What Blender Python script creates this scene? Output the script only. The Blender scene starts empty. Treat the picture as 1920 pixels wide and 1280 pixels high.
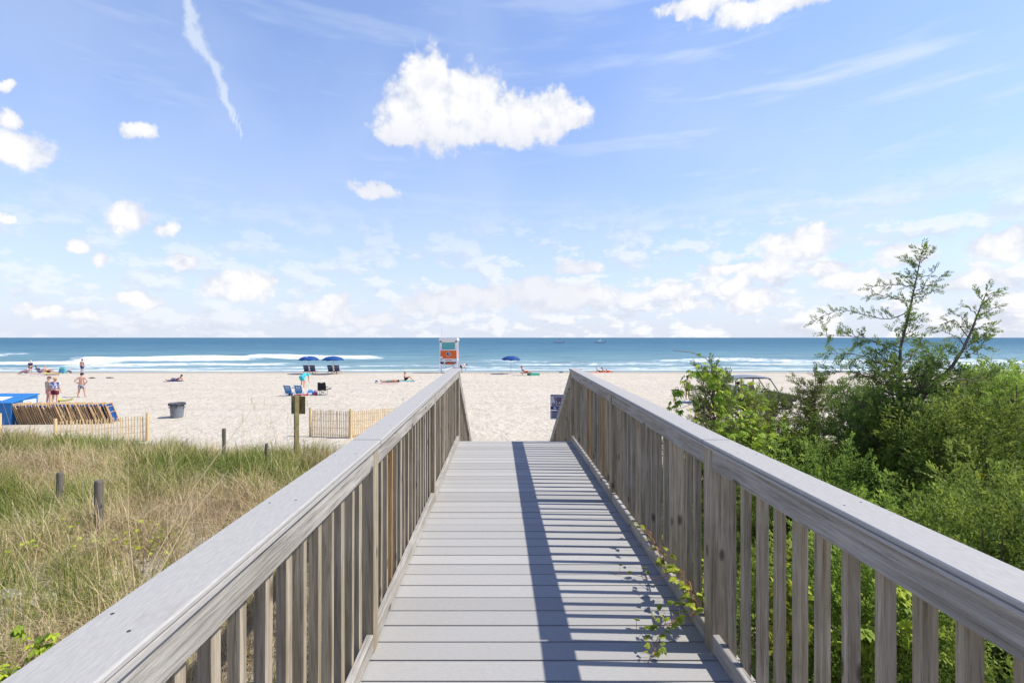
import bpy, bmesh, math, random
import numpy as np
from mathutils import Vector, Matrix, noise as mnoise
R = math.radians
random.seed(7); rng = np.random.default_rng(11)
S = bpy.context.scene
C = S.collection
# ------------------------------------------------------------------ camera
F = 898.0; CX = 940.0; CY = 632.5; CAMZ = 4.3; DECK = 2.7
cam_d = bpy.data.cameras.new('camera'); cam = bpy.data.objects.new('camera', cam_d); C.objects.link(cam)
cam.location = (0, 0, CAMZ); cam.rotation_euler = (R(90), 0, 0)
cam_d.sensor_width = 36; cam_d.lens = 36*F/1920
cam_d.shift_x = 20/1920; cam_d.shift_y = -7.5/1920
cam_d.clip_start = 0.05; cam_d.clip_end = 30000
S.camera = cam
# ------------------------------------------------------------------ sun, exposure
SUN_EL = R(51.5); SUN_AZ_BEHIND = R(2)
sd = Vector((math.cos(SUN_EL)*math.cos(SUN_AZ_BEHIND), -math.cos(SUN_EL)*math.sin(SUN_AZ_BEHIND), math.sin(SUN_EL)))
sl = bpy.data.lights.new('sun', 'SUN'); sl.energy = 5.0; sl.angle = R(0.55); sl.color = (1, .96, .89)
so = bpy.data.objects.new('sun', sl); C.objects.link(so); so.rotation_euler = sd.to_track_quat('Z', 'Y').to_euler()
S.view_settings.view_transform = 'Standard'; S.view_settings.look = 'None'
S.view_settings.exposure = 0.1; S.view_settings.gamma = 1
# ------------------------------------------------------------------ world: sky + clouds placed by compass direction
W = bpy.data.worlds.new('World'); S.world = W; W.use_nodes = True
nt = W.node_tree; nt.nodes.clear()
def N(t, **k):
    n = nt.nodes.new(t)
    for a, b in k.items(): setattr(n, a, b)
    return n
def put(sock, v):
    if v is None: return
    if isinstance(v, bpy.types.NodeSocket): nt.links.new(v, sock)
    else: sock.default_value = v
def M(op, a, b=None, c=None, clamp=False):
    n = N('ShaderNodeMath', operation=op); n.use_clamp = clamp
    put(n.inputs[0], a); put(n.inputs[1], b); put(n.inputs[2], c); return n.outputs[0]
def VM(op, a, b=None):
    n = N('ShaderNodeVectorMath', operation=op); put(n.inputs[0], a); put(n.inputs[1], b)
    return n.outputs['Value'] if op == 'LENGTH' else n.outputs[0]
def sstep(x, lo, hi):
    n = N('ShaderNodeMapRange', interpolation_type='SMOOTHSTEP'); put(n.inputs['Value'], x)
    n.inputs['From Min'].default_value = lo; n.inputs['From Max'].default_value = hi; return n.outputs[0]
def mixc(f, a, b):
    n = N('ShaderNodeMix', data_type='RGBA'); put(n.inputs[0], f); put(n.inputs[6], a); put(n.inputs[7], b); return n.outputs[2]
def nz(vec, scale, detail=6, rough=.55, col=False):
    n = N('ShaderNodeTexNoise', noise_dimensions='2D'); put(n.inputs['Vector'], vec); n.inputs['Scale'].default_value = scale
    n.inputs['Detail'].default_value = detail; n.inputs['Roughness'].default_value = rough
    return n.outputs['Color' if col else 'Fac']
tc = N('ShaderNodeTexCoord'); sep = N('ShaderNodeSeparateXYZ'); put(sep.inputs[0], tc.outputs['Generated'])
az = M('ARCTAN2', sep.outputs[0], sep.outputs[1]); el = M('ARCSINE', sep.outputs[2])
cmb = N('ShaderNodeCombineXYZ'); put(cmb.inputs[0], az); put(cmb.inputs[1], el)
ae = cmb.outputs[0]
wn = nz(ae, 14, 5, .6, True)
wv = VM('MULTIPLY', VM('SUBTRACT', wn, (.5, .5, .5)), (.058, .048, 0))
wp = VM('ADD', ae, wv)
def dirpx(px, py):
    dx = (px-CX)/F; dz = (CY-py)/F
    return math.atan(dx), math.asin(dz/math.sqrt(1+dx*dx+dz*dz))
# solid cumulus blobs: px, py, rx, ry in photograph pixels turned into compass angles
blobs = [(800,215,100,72),(800,170,62,62),(880,200,85,66),(985,222,95,50),(1040,215,60,40),(770,245,75,36),(930,238,120,36),(860,248,90,28),(1075,222,42,24),
 (40,285,70,42),(10,225,34,22),(15,160,20,18),(268,248,40,17),(705,357,46,19),(245,412,46,32),(308,432,30,14),(148,458,30,18),
 (190,488,24,15),(345,490,36,16),(1450,8,150,24),(1310,10,90,18),
 (450,540,78,28),(490,525,40,18),(610,585,60,28),(630,566,24,20),(820,570,80,26),(900,560,90,26),(1000,545,70,38),(1090,500,50,18),(1060,560,120,32),
 (1260,548,36,20),(1290,570,50,16),(1500,455,90,30),(1510,440,50,24),(1435,508,60,26),(1380,535,40,18),(1360,500,60,12),(1420,565,70,22),
 (1690,480,70,24),(1870,465,66,38),(1890,440,40,24),(1830,530,70,22),(1600,530,90,22),(255,565,44,18),(160,590,50,20),(70,585,60,18),(1560,500,60,20),(1900,560,60,22),(0,405,20,12),(700,600,60,16)]
acc = None
for (px, py, rx, ry) in blobs:
    a, e = dirpx(px, py); cs = math.cos(a)
    sx = F/rx/(cs*cs)*1.0; sy = F/ry/cs
    d = VM('LENGTH', VM('MULTIPLY', VM('SUBTRACT', wp, (a, e, 0)), (sx, sy, 0)))
    acc = d if acc is None else M('SMOOTH_MIN', acc, d, .10)
fb = nz(ae, 19, 10, .58)
fb2 = nz(VM('ADD', ae, (.012, .020, 0)), 19, 5, .55)
def billow(vec, scale):
    v = N('ShaderNodeTexVoronoi', feature='F1', voronoi_dimensions='2D'); v.normalize = True; put(v.inputs['Vector'], vec); v.inputs['Scale'].default_value = scale
    v.inputs['Detail'].default_value = 2.0; v.inputs['Roughness'].default_value = .62; v.inputs['Lacunarity'].default_value = 2.3
    return M('SUBTRACT', 1.0, v.outputs['Distance'])
wpb = VM('ADD', ae, VM('MULTIPLY', wv, (.45, .45, 0)))
bl = billow(wpb, 24)
field = M('SUBTRACT', 1.0, acc)                                    # 1 in the heart, 0 at the rim
dens = M('ADD', field, M('ADD', M('MULTIPLY', M('SUBTRACT', fb, .5), .60), M('MULTIPLY', M('SUBTRACT', bl, .74), .75)))
cum = sstep(dens, -.10, .30)
# faint far cumulus bank low over the sea
st = VM('MULTIPLY', ae, (1, 2.1, 1))
bk = nz(st, 9, 10, .62)
low = M('MULTIPLY', sstep(el, .30, .08), M('ADD', .55, M('MULTIPLY', sstep(az, -.5, .5), .45)))
bk2 = nz(VM('ADD', st, (.014, .03, 0)), 9, 7, .62)
bkb = M('ADD', bk, M('MULTIPLY', M('SUBTRACT', billow(VM('MULTIPLY', wpb, (1, 1.7, 1)), 20), .68), .35))
bank = M('MULTIPLY', sstep(bkb, .45, .59), M('MULTIPLY', low, .88))
bsh = M('ADD', .55, M('MULTIPLY', M('SUBTRACT', bk, bk2), 6.0), clamp=True)
bcol = mixc(bsh, (5.0, 5.25, 6.0, 1), (7.0, 7.0, 7.15, 1))
# thin cirrus streaks
rot = N('ShaderNodeMapping'); put(rot.inputs[0], ae); rot.inputs['Rotation'].default_value = (0, 0, R(-9)); rot.inputs['Scale'].default_value = (1.1, 8, 1)
cir = M('MULTIPLY', sstep(nz(rot.outputs[0], 2.6, 7, .55), .44, .80), M('ADD', .30, M('MULTIPLY', sstep(az, .1, .5), .45)))
veil = M('MULTIPLY', sstep(nz(ae, 2.1, 5, .5), .35, .75), .22)
# contrail
trail = None
pts = [(345,-20),(362,60),(395,115),(420,165),(428,205),(458,256)]
wc = VM('ADD', ae, VM('MULTIPLY', VM('SUBTRACT', nz(ae, 30, 5, .6, True), (.5,.5,.5)), (.026, .02, 0)))
for i in range(len(pts)-1):
    for k in range(4):
        t = k/4; px = pts[i][0]*(1-t)+pts[i+1][0]*t; py = pts[i][1]*(1-t)+pts[i+1][1]*t
        a, e = dirpx(px, py); w = 15-11*((i+t)/5)
        d = VM('LENGTH', VM('MULTIPLY', VM('SUBTRACT', wc, (a, e, 0)), (F/w*1.25, F/20, 0)))
        trail = d if trail is None else M('MINIMUM', trail, d)
con = M('MULTIPLY', sstep(M('ADD', M('SUBTRACT', 1.0, trail), M('MULTIPLY', M('SUBTRACT', fb, .5), 1.2)), -.05, .8), .6)
sky = N('ShaderNodeTexSky', sky_type='NISHITA'); sky.sun_disc = False
sky.sun_elevation = SUN_EL; sky.sun_rotation = math.atan2(sd.x, sd.y)
sky.altitude = 0; sky.air_density = 1.0; sky.dust_density = .6; sky.ozone_density = 1.5
base = VM('MULTIPLY', sky.outputs[0], (1.15, 1.30, 1.66))
base = mixc(.22, base, (4.2, 5.4, 8.0, 1))
hz = M('POWER', M('SUBTRACT', 1.0, M('MAXIMUM', el, 0.0), clamp=True), 5.0)
base = mixc(M('MULTIPLY', hz, .97, clamp=True), base, (5.25, 5.6, 6.45, 1))
lgt = M('MAXIMUM', cir, veil)
base = mixc(lgt, base, (5.2, 5.9, 7.0, 1))
shade = M('ADD', M('ADD', .25, M('MULTIPLY', sstep(dens, .0, .7), .75)), M('ADD', M('MULTIPLY', M('SUBTRACT', fb, fb2), 1.6), M('MULTIPLY', M('SUBTRACT', bl, .72), 1.0)), clamp=True)
ccol = mixc(shade, (5.2, 5.5, 6.2, 1), (7.1, 7.1, 7.2, 1))
base = mixc(bank, base, bcol)
base = mixc(con, base, (5.9, 6.4, 7.0, 1))
a0, e1 = dirpx(880, 205); _, e2 = dirpx(880, 285)
und = M('MULTIPLY', sstep(el, e1, e2), sstep(M('ABSOLUTE', M('SUBTRACT', az, a0)), .32, .22))
ccol = mixc(M('MULTIPLY', und, .55), ccol, (5.4, 5.6, 6.3, 1))
fin = mixc(M('MULTIPLY', cum, .97), base, ccol)
# unseen sky overhead and behind is darkened and blued to weaken fill in shadows
fill_cut = sstep(M('ADD', el, M('MULTIPLY', sstep(sep.outputs[1], .35, -.4), .8)), .62, 1.15)
fin = mixc(fill_cut, fin, VM('MULTIPLY', fin, (.30, .40, .62)))
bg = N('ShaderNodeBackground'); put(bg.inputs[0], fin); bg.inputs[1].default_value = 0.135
W.cycles.sampling_method = 'MANUAL'; W.cycles.sample_map_resolution = 512
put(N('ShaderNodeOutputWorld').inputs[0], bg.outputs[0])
# ------------------------------------------------------------------ materials
class Mat:
    def __init__(s, name, rough=.7, spec=.3, metal=0):
        s.m = bpy.data.materials.new(name); s.m.use_nodes = True; s.t = s.m.node_tree
        s.b = s.t.nodes['Principled BSDF']; s.b.inputs['Roughness'].default_value = rough
        s.b.inputs['Specular IOR Level'].default_value = spec; s.b.inputs['Metallic'].default_value = metal
    def n(s, t, **k):
        n = s.t.nodes.new(t)
        for a, b in k.items(): setattr(n, a, b)
        return n
    def l(s, a, b): s.t.links.new(a, b)
    def inp(s, sock, v):
        if isinstance(v, bpy.types.NodeSocket): s.l(v, sock)
        else: sock.default_value = v
    def coord(s, kind='Object', scale=(1,1,1), rnd=0.0):
        tc = s.n('ShaderNodeTexCoord'); v = tc.outputs[kind]
        if rnd:
            oi = s.n('ShaderNodeObjectInfo'); m = s.n('ShaderNodeMath', operation='MULTIPLY'); s.l(oi.outputs['Random'], m.inputs[0]); m.inputs[1].default_value = rnd
            a = s.n('ShaderNodeVectorMath', operation='ADD'); s.l(v, a.inputs[0]); s.l(m.outputs[0], a.inputs[1]); v = a.outputs[0]
        mp = s.n('ShaderNodeVectorMath', operation='MULTIPLY'); s.l(v, mp.inputs[0]); mp.inputs[1].default_value = scale
        return mp.outputs[0]
    def noise(s, v, scale=5, detail=5, rough=.6, dist=0):
        n = s.n('ShaderNodeTexNoise'); s.l(v, n.inputs['Vector']); n.inputs['Scale'].default_value = scale
        n.inputs['Detail'].default_value = detail; n.inputs['Roughness'].default_value = rough; n.inputs['Distortion'].default_value = dist
        return n.outputs['Fac']
    def ramp(s, f, stops):
        r = s.n('ShaderNodeValToRGB'); s.l(f, r.inputs[0]); e = r.color_ramp.elements
        while len(e) < len(stops): e.new(.5)
        for i, (p, c) in enumerate(stops):
            e[i].position = p; e[i].color = (*c, 1) if len(c) == 3 else c
        return r.outputs[0]
    def math(s, op, a, b=0.0, clamp=False):
        m = s.n('ShaderNodeMath', operation=op); m.use_clamp = clamp; s.inp(m.inputs[0], a); s.inp(m.inputs[1], b); return m.outputs[0]
    def mix(s, f, a, b, mode='MIX'):
        m = s.n('ShaderNodeMix', data_type='RGBA', blend_type=mode); s.inp(m.inputs[0], f)
        s.inp(m.inputs[6], a if not isinstance(a, tuple) else (*a, 1)[:4]); s.inp(m.inputs[7], b if not isinstance(b, tuple) else (*b, 1)[:4]); return m.outputs[2]
    def col(s, c): s.inp(s.b.inputs['Base Color'], c if not isinstance(c, tuple) else (*c, 1)[:4]); return s
    def bump(s, h, strength=.4, dist=.01):
        b = s.n('ShaderNodeBump'); b.inputs['Strength'].default_value = strength; b.inputs['Distance'].default_value = dist
        s.inp(b.inputs['Height'], h); s.l(b.outputs[0], s.b.inputs['Normal']); return s
def plain(name, c, rough=.7, var=.18, scale=8, spec=.3, metal=0):
    m = Mat(name, rough, spec, metal); f = m.noise(m.coord(), scale, 4)
    m.col(m.ramp(f, [(.3, tuple(x*(1-var) for x in c)), (.7, tuple(min(1, x*(1+var)) for x in c))])); return m.m
def wood(name, axis, lo, hi, knots=True, tint=None, rnd=3.7):
    m = Mat(name, .85, .2)
    sc = [26, 26, 26]; sc[axis] = 1.3
    v = m.coord(scale=tuple(sc), rnd=rnd)
    g = m.noise(v, 1.6, 9, .68, .4)
    fine = [95, 95, 95]; fine[axis] = 3
    g2 = m.noise(m.coord(scale=tuple(fine), rnd=rnd), 1.5, 6, .7)
    big = m.noise(m.coord(rnd=rnd), 2.2, 3)
    c = m.ramp(g, [(.28, lo), (.5, tuple((a+b)/2 for a, b in zip(lo, hi))), (.72, hi)])
    c = m.mix(m.math('MULTIPLY', m.ramp(g2, [(.52, (0,0,0)), (.68, (1,1,1))]), .7), c, tuple(x*.4 for x in lo))
    c = m.mix(m.math('MULTIPLY', m.ramp(big, [(.4, (0,0,0)), (.7, (1,1,1))]), .4), c, tint or tuple(x*.8 for x in lo))
    if knots:
        vo = m.n('ShaderNodeTexVoronoi', feature='F1'); vo.voronoi_dimensions = '2D'; vo.inputs['Scale'].default_value = 1.0
        sx = m.n('ShaderNodeSeparateXYZ'); m.l(m.coord(rnd=rnd), sx.inputs[0]); cb = m.n('ShaderNodeCombineXYZ')
        if axis == 1: m.inp(cb.inputs[0], m.math('MULTIPLY', sx.outputs[1], 1.7)); m.inp(cb.inputs[1], m.math('MULTIPLY', sx.outputs[2], 4.0))
        else: m.inp(cb.inputs[0], m.math('MULTIPLY', m.math('ADD', sx.outputs[0], sx.outputs[1]), 4.5)); m.inp(cb.inputs[1], m.math('MULTIPLY', sx.outputs[2], 1.9))
        m.l(cb.outputs[0], vo.inputs['Vector'])
        k = m.ramp(vo.outputs['Distance'], [(.03, (1,1,1)), (.055, (.6,.6,.6)), (.075, (0,0,0))])
        c = m.mix(m.math('MULTIPLY', k, .8), c, (.07, .05, .035))
    m.col(c); m.bump(m.math('ADD', g, m.math('MULTIPLY', g2, .8)), .7, .006); return m.m
W_RAIL = wood('weathered_grey_board', 1, (.235,.205,.165), (.60,.565,.505))
W_VERT = wood('weathered_upright_wood', 2, (.20,.155,.09), (.62,.53,.40), tint=(.17,.145,.07))
W_WARM = wood('newer_tan_wood', 2, (.36,.21,.08), (.58,.37,.17))
W_POSTOLD = wood('old_dune_post_wood', 2, (.10,.09,.07), (.28,.25,.20))
W_NEW = wood('fresh_pine', 2, (.62,.43,.20), (.86,.68,.40), knots=False)
W_CHAIR = wood('varnished_chair_wood', 2, (.42,.24,.09), (.84,.64,.38), knots=False)
def composite():
    m = Mat('grey_composite_board', .75, .25)
    v = m.coord()
    sp = m.noise(m.coord(scale=(40, 260, 260)), 1, 4, .7); b = m.noise(v, 1.7, 5)
    c = m.ramp(sp, [(.3, (.365,.352,.322)), (.7, (.455,.438,.402))])
    c = m.mix(m.math('MULTIPLY', m.ramp(b, [(.45,(0,0,0)), (.75,(1,1,1))]), .35), c, (.42,.41,.40))
    at = m.n('ShaderNodeAttribute', attribute_name='tone')
    c = m.mix(1.0, c, at.outputs['Color'], 'MULTIPLY')
    dirt = m.noise(m.coord(scale=(3, 9, 9)), 3, 8, .7)
    c = m.mix(m.math('MULTIPLY', m.ramp(dirt, [(.60,(0,0,0)), (.74,(1,1,1))]), .35), c, (.30,.28,.25))
    m.col(c); m.bump(sp, .25, .002); return m.m
COMP = composite()
def comp_rail():
    m = Mat('grey_composite_rail_cap', .72, .3)
    sp = m.noise(m.coord(scale=(260, 30, 260)), 1, 4, .7); b = m.noise(m.coord(scale=(6,1.2,1)), 1.7, 6, .65)
    c = m.ramp(sp, [(.3, (.36,.34,.305)), (.7, (.49,.465,.42))])
    c = m.mix(m.math('MULTIPLY', m.ramp(b, [(.42,(0,0,0)), (.72,(1,1,1))]), .5), c, (.40,.385,.37))
    st = m.noise(m.coord(scale=(5,2.2,1)), 1.6, 7, .7)
    c = m.mix(m.math('MULTIPLY', m.ramp(st, [(.62,(0,0,0)), (.72,(1,1,1))]), .55), c, (.34,.30,.24))
    m.col(c); m.bump(sp, .3, .002); return m.m
CAP = comp_rail()
def sand():
    m = Mat('beach_sand', .95, .1)
    v = m.coord()
    big = m.noise(m.coord(scale=(.06,.14,1)), 3, 5); mid = m.noise(v, 3.2, 6, .62, .5); fine = m.noise(v, 60, 3, .7); g = m.noise(v, 1.1, 4)
    c = m.ramp(big, [(.3, (.58,.51,.395)), (.7, (.65,.58,.46))])
    c = m.mix(m.math('MULTIPLY', m.ramp(mid, [(.34,(1,1,1)), (.52,(0,0,0))]), .26), c, (.47,.39,.285))
    c = m.mix(m.math('MULTIPLY', m.ramp(fine, [(.35,(1,1,1)), (.6,(0,0,0))]), .10), c, (.45,.38,.29))
    # rows of tyre marks and wrack parallel to the sea
    st = m.noise(m.coord(scale=(.05, 1.1, 1)), 1.0, 6, .6)
    c = m.mix(m.math('MULTIPLY', m.ramp(st, [(.54,(0,0,0)), (.68,(1,1,1))]), .42), c, (.49,.43,.35))
    # wet sand near the water
    sx = m.n('ShaderNodeSeparateXYZ'); m.l(v, sx.inputs[0])
    yy = m.math('ADD', sx.outputs[1], m.math('MULTIPLY', m.noise(m.coord(scale=(.09,.3,1)), 1, 5), 5.0))
    wet = m.ramp(m.math('MULTIPLY', m.math('SUBTRACT', yy, 55.0), .1, True), [(.45,(0,0,0)), (.62,(1,1,1))])
    c = m.mix(m.math('MULTIPLY', wet, .62), c, (.36,.30,.235))
    # fine dark wrack line just above the wet edge
    wr = m.ramp(m.noise(m.coord(scale=(.8,2.5,1)), 1.5, 7, .7), [(.62,(0,0,0)), (.70,(1,1,1))])
    band = m.ramp(m.math('MULTIPLY', m.math('SUBTRACT', yy, 50.0), .1, True), [(.3,(0,0,0)), (.5,(1,1,1)), (.75,(1,1,1)), (.9,(0,0,0))])
    c = m.mix(m.math('MULTIPLY', m.math('MULTIPLY', wr, band), .35), c, (.20,.16,.12))
    # plant litter on the dune (y < 15)
    du = m.ramp(m.math('MULTIPLY', m.math('ADD', sx.outputs[1], m.math('MULTIPLY', m.noise(v, .9, 4), 5.0)), .04, True), [(.60,(1,1,1)), (.76,(0,0,0))])
    lit = m.ramp(m.noise(v, 7, 8, .75), [(.34,(1,1,1)), (.58,(.25,.25,.25))])
    c = m.mix(m.math('MULTIPLY', m.math('MULTIPLY', du, lit), .85), c, (.20,.16,.095))
    # faint tyre tracks running along the beach
    wvx = m.math('MULTIPLY', m.noise(m.coord(scale=(.03,.001,1)), 1, 3), 5.0)
    for yc in (29.0, 31.0, 42.5, 45.0):
        dd = m.math('ABSOLUTE', m.math('SUBTRACT', m.math('ADD', sx.outputs[1], wvx), yc+2.5))
        c = m.mix(m.math('MULTIPLY', m.ramp(dd, [(.10,(1,1,1)), (.26,(0,0,0))]), m.math('MULTIPLY', m.noise(m.coord(scale=(.2,.2,1)), 1, 4), .42)), c, (.44,.37,.28))
    m.col(c); m.bump(m.math('ADD', m.math('MULTIPLY', mid, 1.0), m.math('MULTIPLY', g, 2.2)), .8, .15); return m.m
SAND = sand()
def water():
    m = Mat('sea_water', .22, .18)
    v = m.coord()
    sx = m.n('ShaderNodeSeparateXYZ'); m.l(v, sx.inputs[0])
    dist = m.math('MULTIPLY', m.math('SUBTRACT', sx.outputs[1], 60.0), 1/320, True)
    blot = m.noise(m.coord(scale=(.012,.05,1)), 1, 6, .65)
    c = m.ramp(m.math('ADD', dist, m.math('MULTIPLY', m.math('SUBTRACT', blot, .5), .35)), [(.0, (.29,.38,.37)), (.10, (.17,.29,.31)), (.35, (.09,.205,.265)), (1.0, (.05,.14,.21))])
    rip = m.noise(m.coord(scale=(.16,.9,1)), 1, 8, .72)
    c = m.mix(m.math('MULTIPLY', m.ramp(rip, [(.40,(0,0,0)), (.62,(1,1,1))]), .6), c, m.mix(.6, c, (.14,.30,.40)))
    rp2 = m.noise(m.coord(scale=(.05,.30,1)), 1, 8, .7)
    c = m.mix(m.math('MULTIPLY', m.ramp(rp2, [(.46,(0,0,0)), (.60,(1,1,1))]), .45), c, m.mix(.7, c, (.02,.07,.12)))
    at = m.n('ShaderNodeAttribute', attribute_name='foam')
    fn = m.noise(m.coord(scale=(.35,1.15,1)), 1, 8, .72, .6)
    fac = m.math('MULTIPLY', m.math('SUBTRACT', m.math('ADD', at.outputs['Fac'], m.math('MULTIPLY', fn, 1.7)), 1.38), 2.8, True)
    wc = m.math('MULTIPLY', m.math('SUBTRACT', m.noise(m.coord(scale=(.05,.35,1)), 1, 6, .6), .74), 14.0, True)
    fac = m.math('MAXIMUM', fac, m.math('MULTIPLY', wc, .7))
    c = m.mix(fac, c, (.86,.88,.88))
    m.col(c)
    m.inp(m.b.inputs['Roughness'], m.math('ADD', m.math('MULTIPLY', fac, .6), .25))
    b1 = m.noise(m.coord(scale=(.5,1.6,1)), 1, 8, .7)
    m.bump(b1, 1.0, .55)
    df = m.n('ShaderNodeBsdfDiffuse'); m.l(c, df.inputs[0]); gl = m.n('ShaderNodeBsdfGlossy'); gl.inputs['Roughness'].default_value = .3
    bn = [n for n in m.t.nodes if n.type == 'BUMP'][0]; m.l(bn.outputs[0], gl.inputs['Normal'])
    mx = m.n('ShaderNodeMixShader'); m.inp(mx.inputs[0], m.math('MULTIPLY', m.math('SUBTRACT', 1.0, fac), .085)); m.l(df.outputs[0], mx.inputs[1]); m.l(gl.outputs[0], mx.inputs[2]); m.l(mx.outputs[0], m.t.nodes['Material Output'].inputs[0]); return m.m
WATER = water()
def leafy(name, c1, c2, rough=.6, trans=.25, attr=True):
    m = Mat(name, rough, .25)
    if attr:
        at = m.n('ShaderNodeAttribute', attribute_name='tone'); f = at.outputs['Fac']
    else: f = m.noise(m.coord(), 9, 4)
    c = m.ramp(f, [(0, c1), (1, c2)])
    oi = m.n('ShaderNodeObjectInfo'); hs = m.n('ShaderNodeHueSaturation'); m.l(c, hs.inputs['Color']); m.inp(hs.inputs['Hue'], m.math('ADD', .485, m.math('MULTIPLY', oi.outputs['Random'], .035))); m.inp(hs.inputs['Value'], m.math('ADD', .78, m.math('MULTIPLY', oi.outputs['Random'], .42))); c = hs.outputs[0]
    m.col(c)
    tr = m.n('ShaderNodeBsdfTranslucent'); m.l(c, tr.inputs[0])
    mx = m.n('ShaderNodeMixShader'); mx.inputs[0].default_value = trans
    out = m.t.nodes['Material Output']; m.l(m.b.outputs[0], mx.inputs[1]); m.l(tr.outputs[0], mx.inputs[2]); m.l(mx.outputs[0], out.inputs[0])
    return m
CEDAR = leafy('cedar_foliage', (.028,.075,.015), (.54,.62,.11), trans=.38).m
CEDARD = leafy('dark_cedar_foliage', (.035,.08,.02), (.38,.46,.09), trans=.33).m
VINE = leafy('creeper_leaf', (.12,.22,.02), (.60,.64,.07), trans=.4).m
BROADL = leafy('broad_leaf', (.25,.36,.03), (.62,.58,.08), trans=.4).m
def grassmat():
    m = leafy('dune_grass', (0,0,0), (1,1,1), trans=.2)
    r = [n for n in m.t.nodes if n.type == 'VALTORGB'][0].color_ramp
    stops = [(0,(.14,.22,.03)), (.32,(.33,.37,.08)), (.52,(.62,.52,.23)), (.8,(.82,.67,.42)), (1,(.50,.38,.22))]
    while len(r.elements) < 5: r.elements.new(.5)
    for i, (p, c) in enumerate(stops): r.elements[i].position = p; r.elements[i].color = (*c, 1)
    return m.m
GRASS = grassmat()
BARK = plain('cedar_bark', (.20,.15,.115), .9, .35, 30)
WHITE = plain('white_paint', (.80,.80,.78), .5, .05)
ORANGE = plain('orange_panel', (.80,.16,.02), .5, .06)
NAVY = plain('navy_fabric', (.018,.035,.14), .8, .2)
BLUE = plain('blue_canvas', (.010,.065,.24), .7, .12)
SKYBL = plain('blue_chair_fabric', (.07,.25,.55), .7, .2)
BOXBL = plain('blue_painted_box', (.03,.20,.50), .55, .12, 3)
TURQ = plain('turquoise_cloth', (.05,.52,.60), .8, .15)
BLACK = plain('black_fabric', (.02,.02,.022), .8, .3)
DGREY = plain('dark_grey_plastic', (.06,.065,.07), .6, .2)
GREYP = plain('grey_bin_plastic', (.20,.215,.235), .5, .10, 4)
STEEL = plain('dull_metal', (.42,.43,.44), .4, .1, 8, .5, .6)
SKIN = plain('skin', (.62,.36,.25), .6, .12, 20)
SKIN2 = plain('tanned_skin', (.46,.24,.15), .6, .12, 20)
HAIRD = plain('dark_hair', (.03,.02,.015), .6, .3); HAIRB = plain('blond_hair', (.50,.34,.15), .6, .3); HAIRG = plain('grey_hair', (.4,.38,.36), .6, .2)
RED = plain('red_cloth', (.55,.03,.05), .7, .2); MAROON = plain('maroon_cloth', (.13,.02,.03), .8, .2)
BEIGE = plain('beige_cloth', (.52,.46,.36), .8, .1); PINK = plain('pink_cloth', (.62,.30,.32), .8, .2); STRAW = plain('straw', (.55,.40,.20), .8, .2)
YELL = plain('yellow_green_board', (.50,.47,.10), .5, .15); TEAL = plain('teal_cloth', (.08,.35,.36), .8, .2); GREENT = plain('green_towel', (.10,.42,.28), .8, .2)
OLIVE = plain('sign_back_olive', (.26,.22,.10), .6, .15); SIGNW = plain('sign_white', (.78,.78,.80), .4, .04); SIGNB = plain('sign_blue', (.03,.05,.20), .5, .05); SIGNR = plain('sign_lettering', (.10,.035,.10), .5, .05)
SIGNG = plain('sign_grey', (.46,.49,.53), .5, .1); WINDOW = plain('teal_shade_cloth', (.13,.42,.44), .5, .08); UMBW = plain('white_vinyl', (.8,.8,.8), .5, .05)
PURPLE = plain('mauve_cloth', (.24,.16,.32), .8, .25); CORAL = plain('coral_towel', (.75,.25,.12), .8, .1); NOZZLE = plain('screw_head', (.05,.045,.04), .5, .1)
def pattern(name, c1, c2, scale):
    m = Mat(name, .8, .2); f = m.noise(m.coord(), scale, 3, .5, 1.0); m.col(m.ramp(f, [(.44, c1), (.54, c2)])); return m.m
HAWAII = pattern('blue_floral_shirt', (.03,.08,.35), (.75,.78,.82), 9)
CAMO = pattern('patterned_shorts', (.10,.10,.14), (.62,.60,.62), 14)
FLORAL = pattern('floral_beach_cloth', (.45,.12,.14), (.70,.66,.62), 10)
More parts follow.
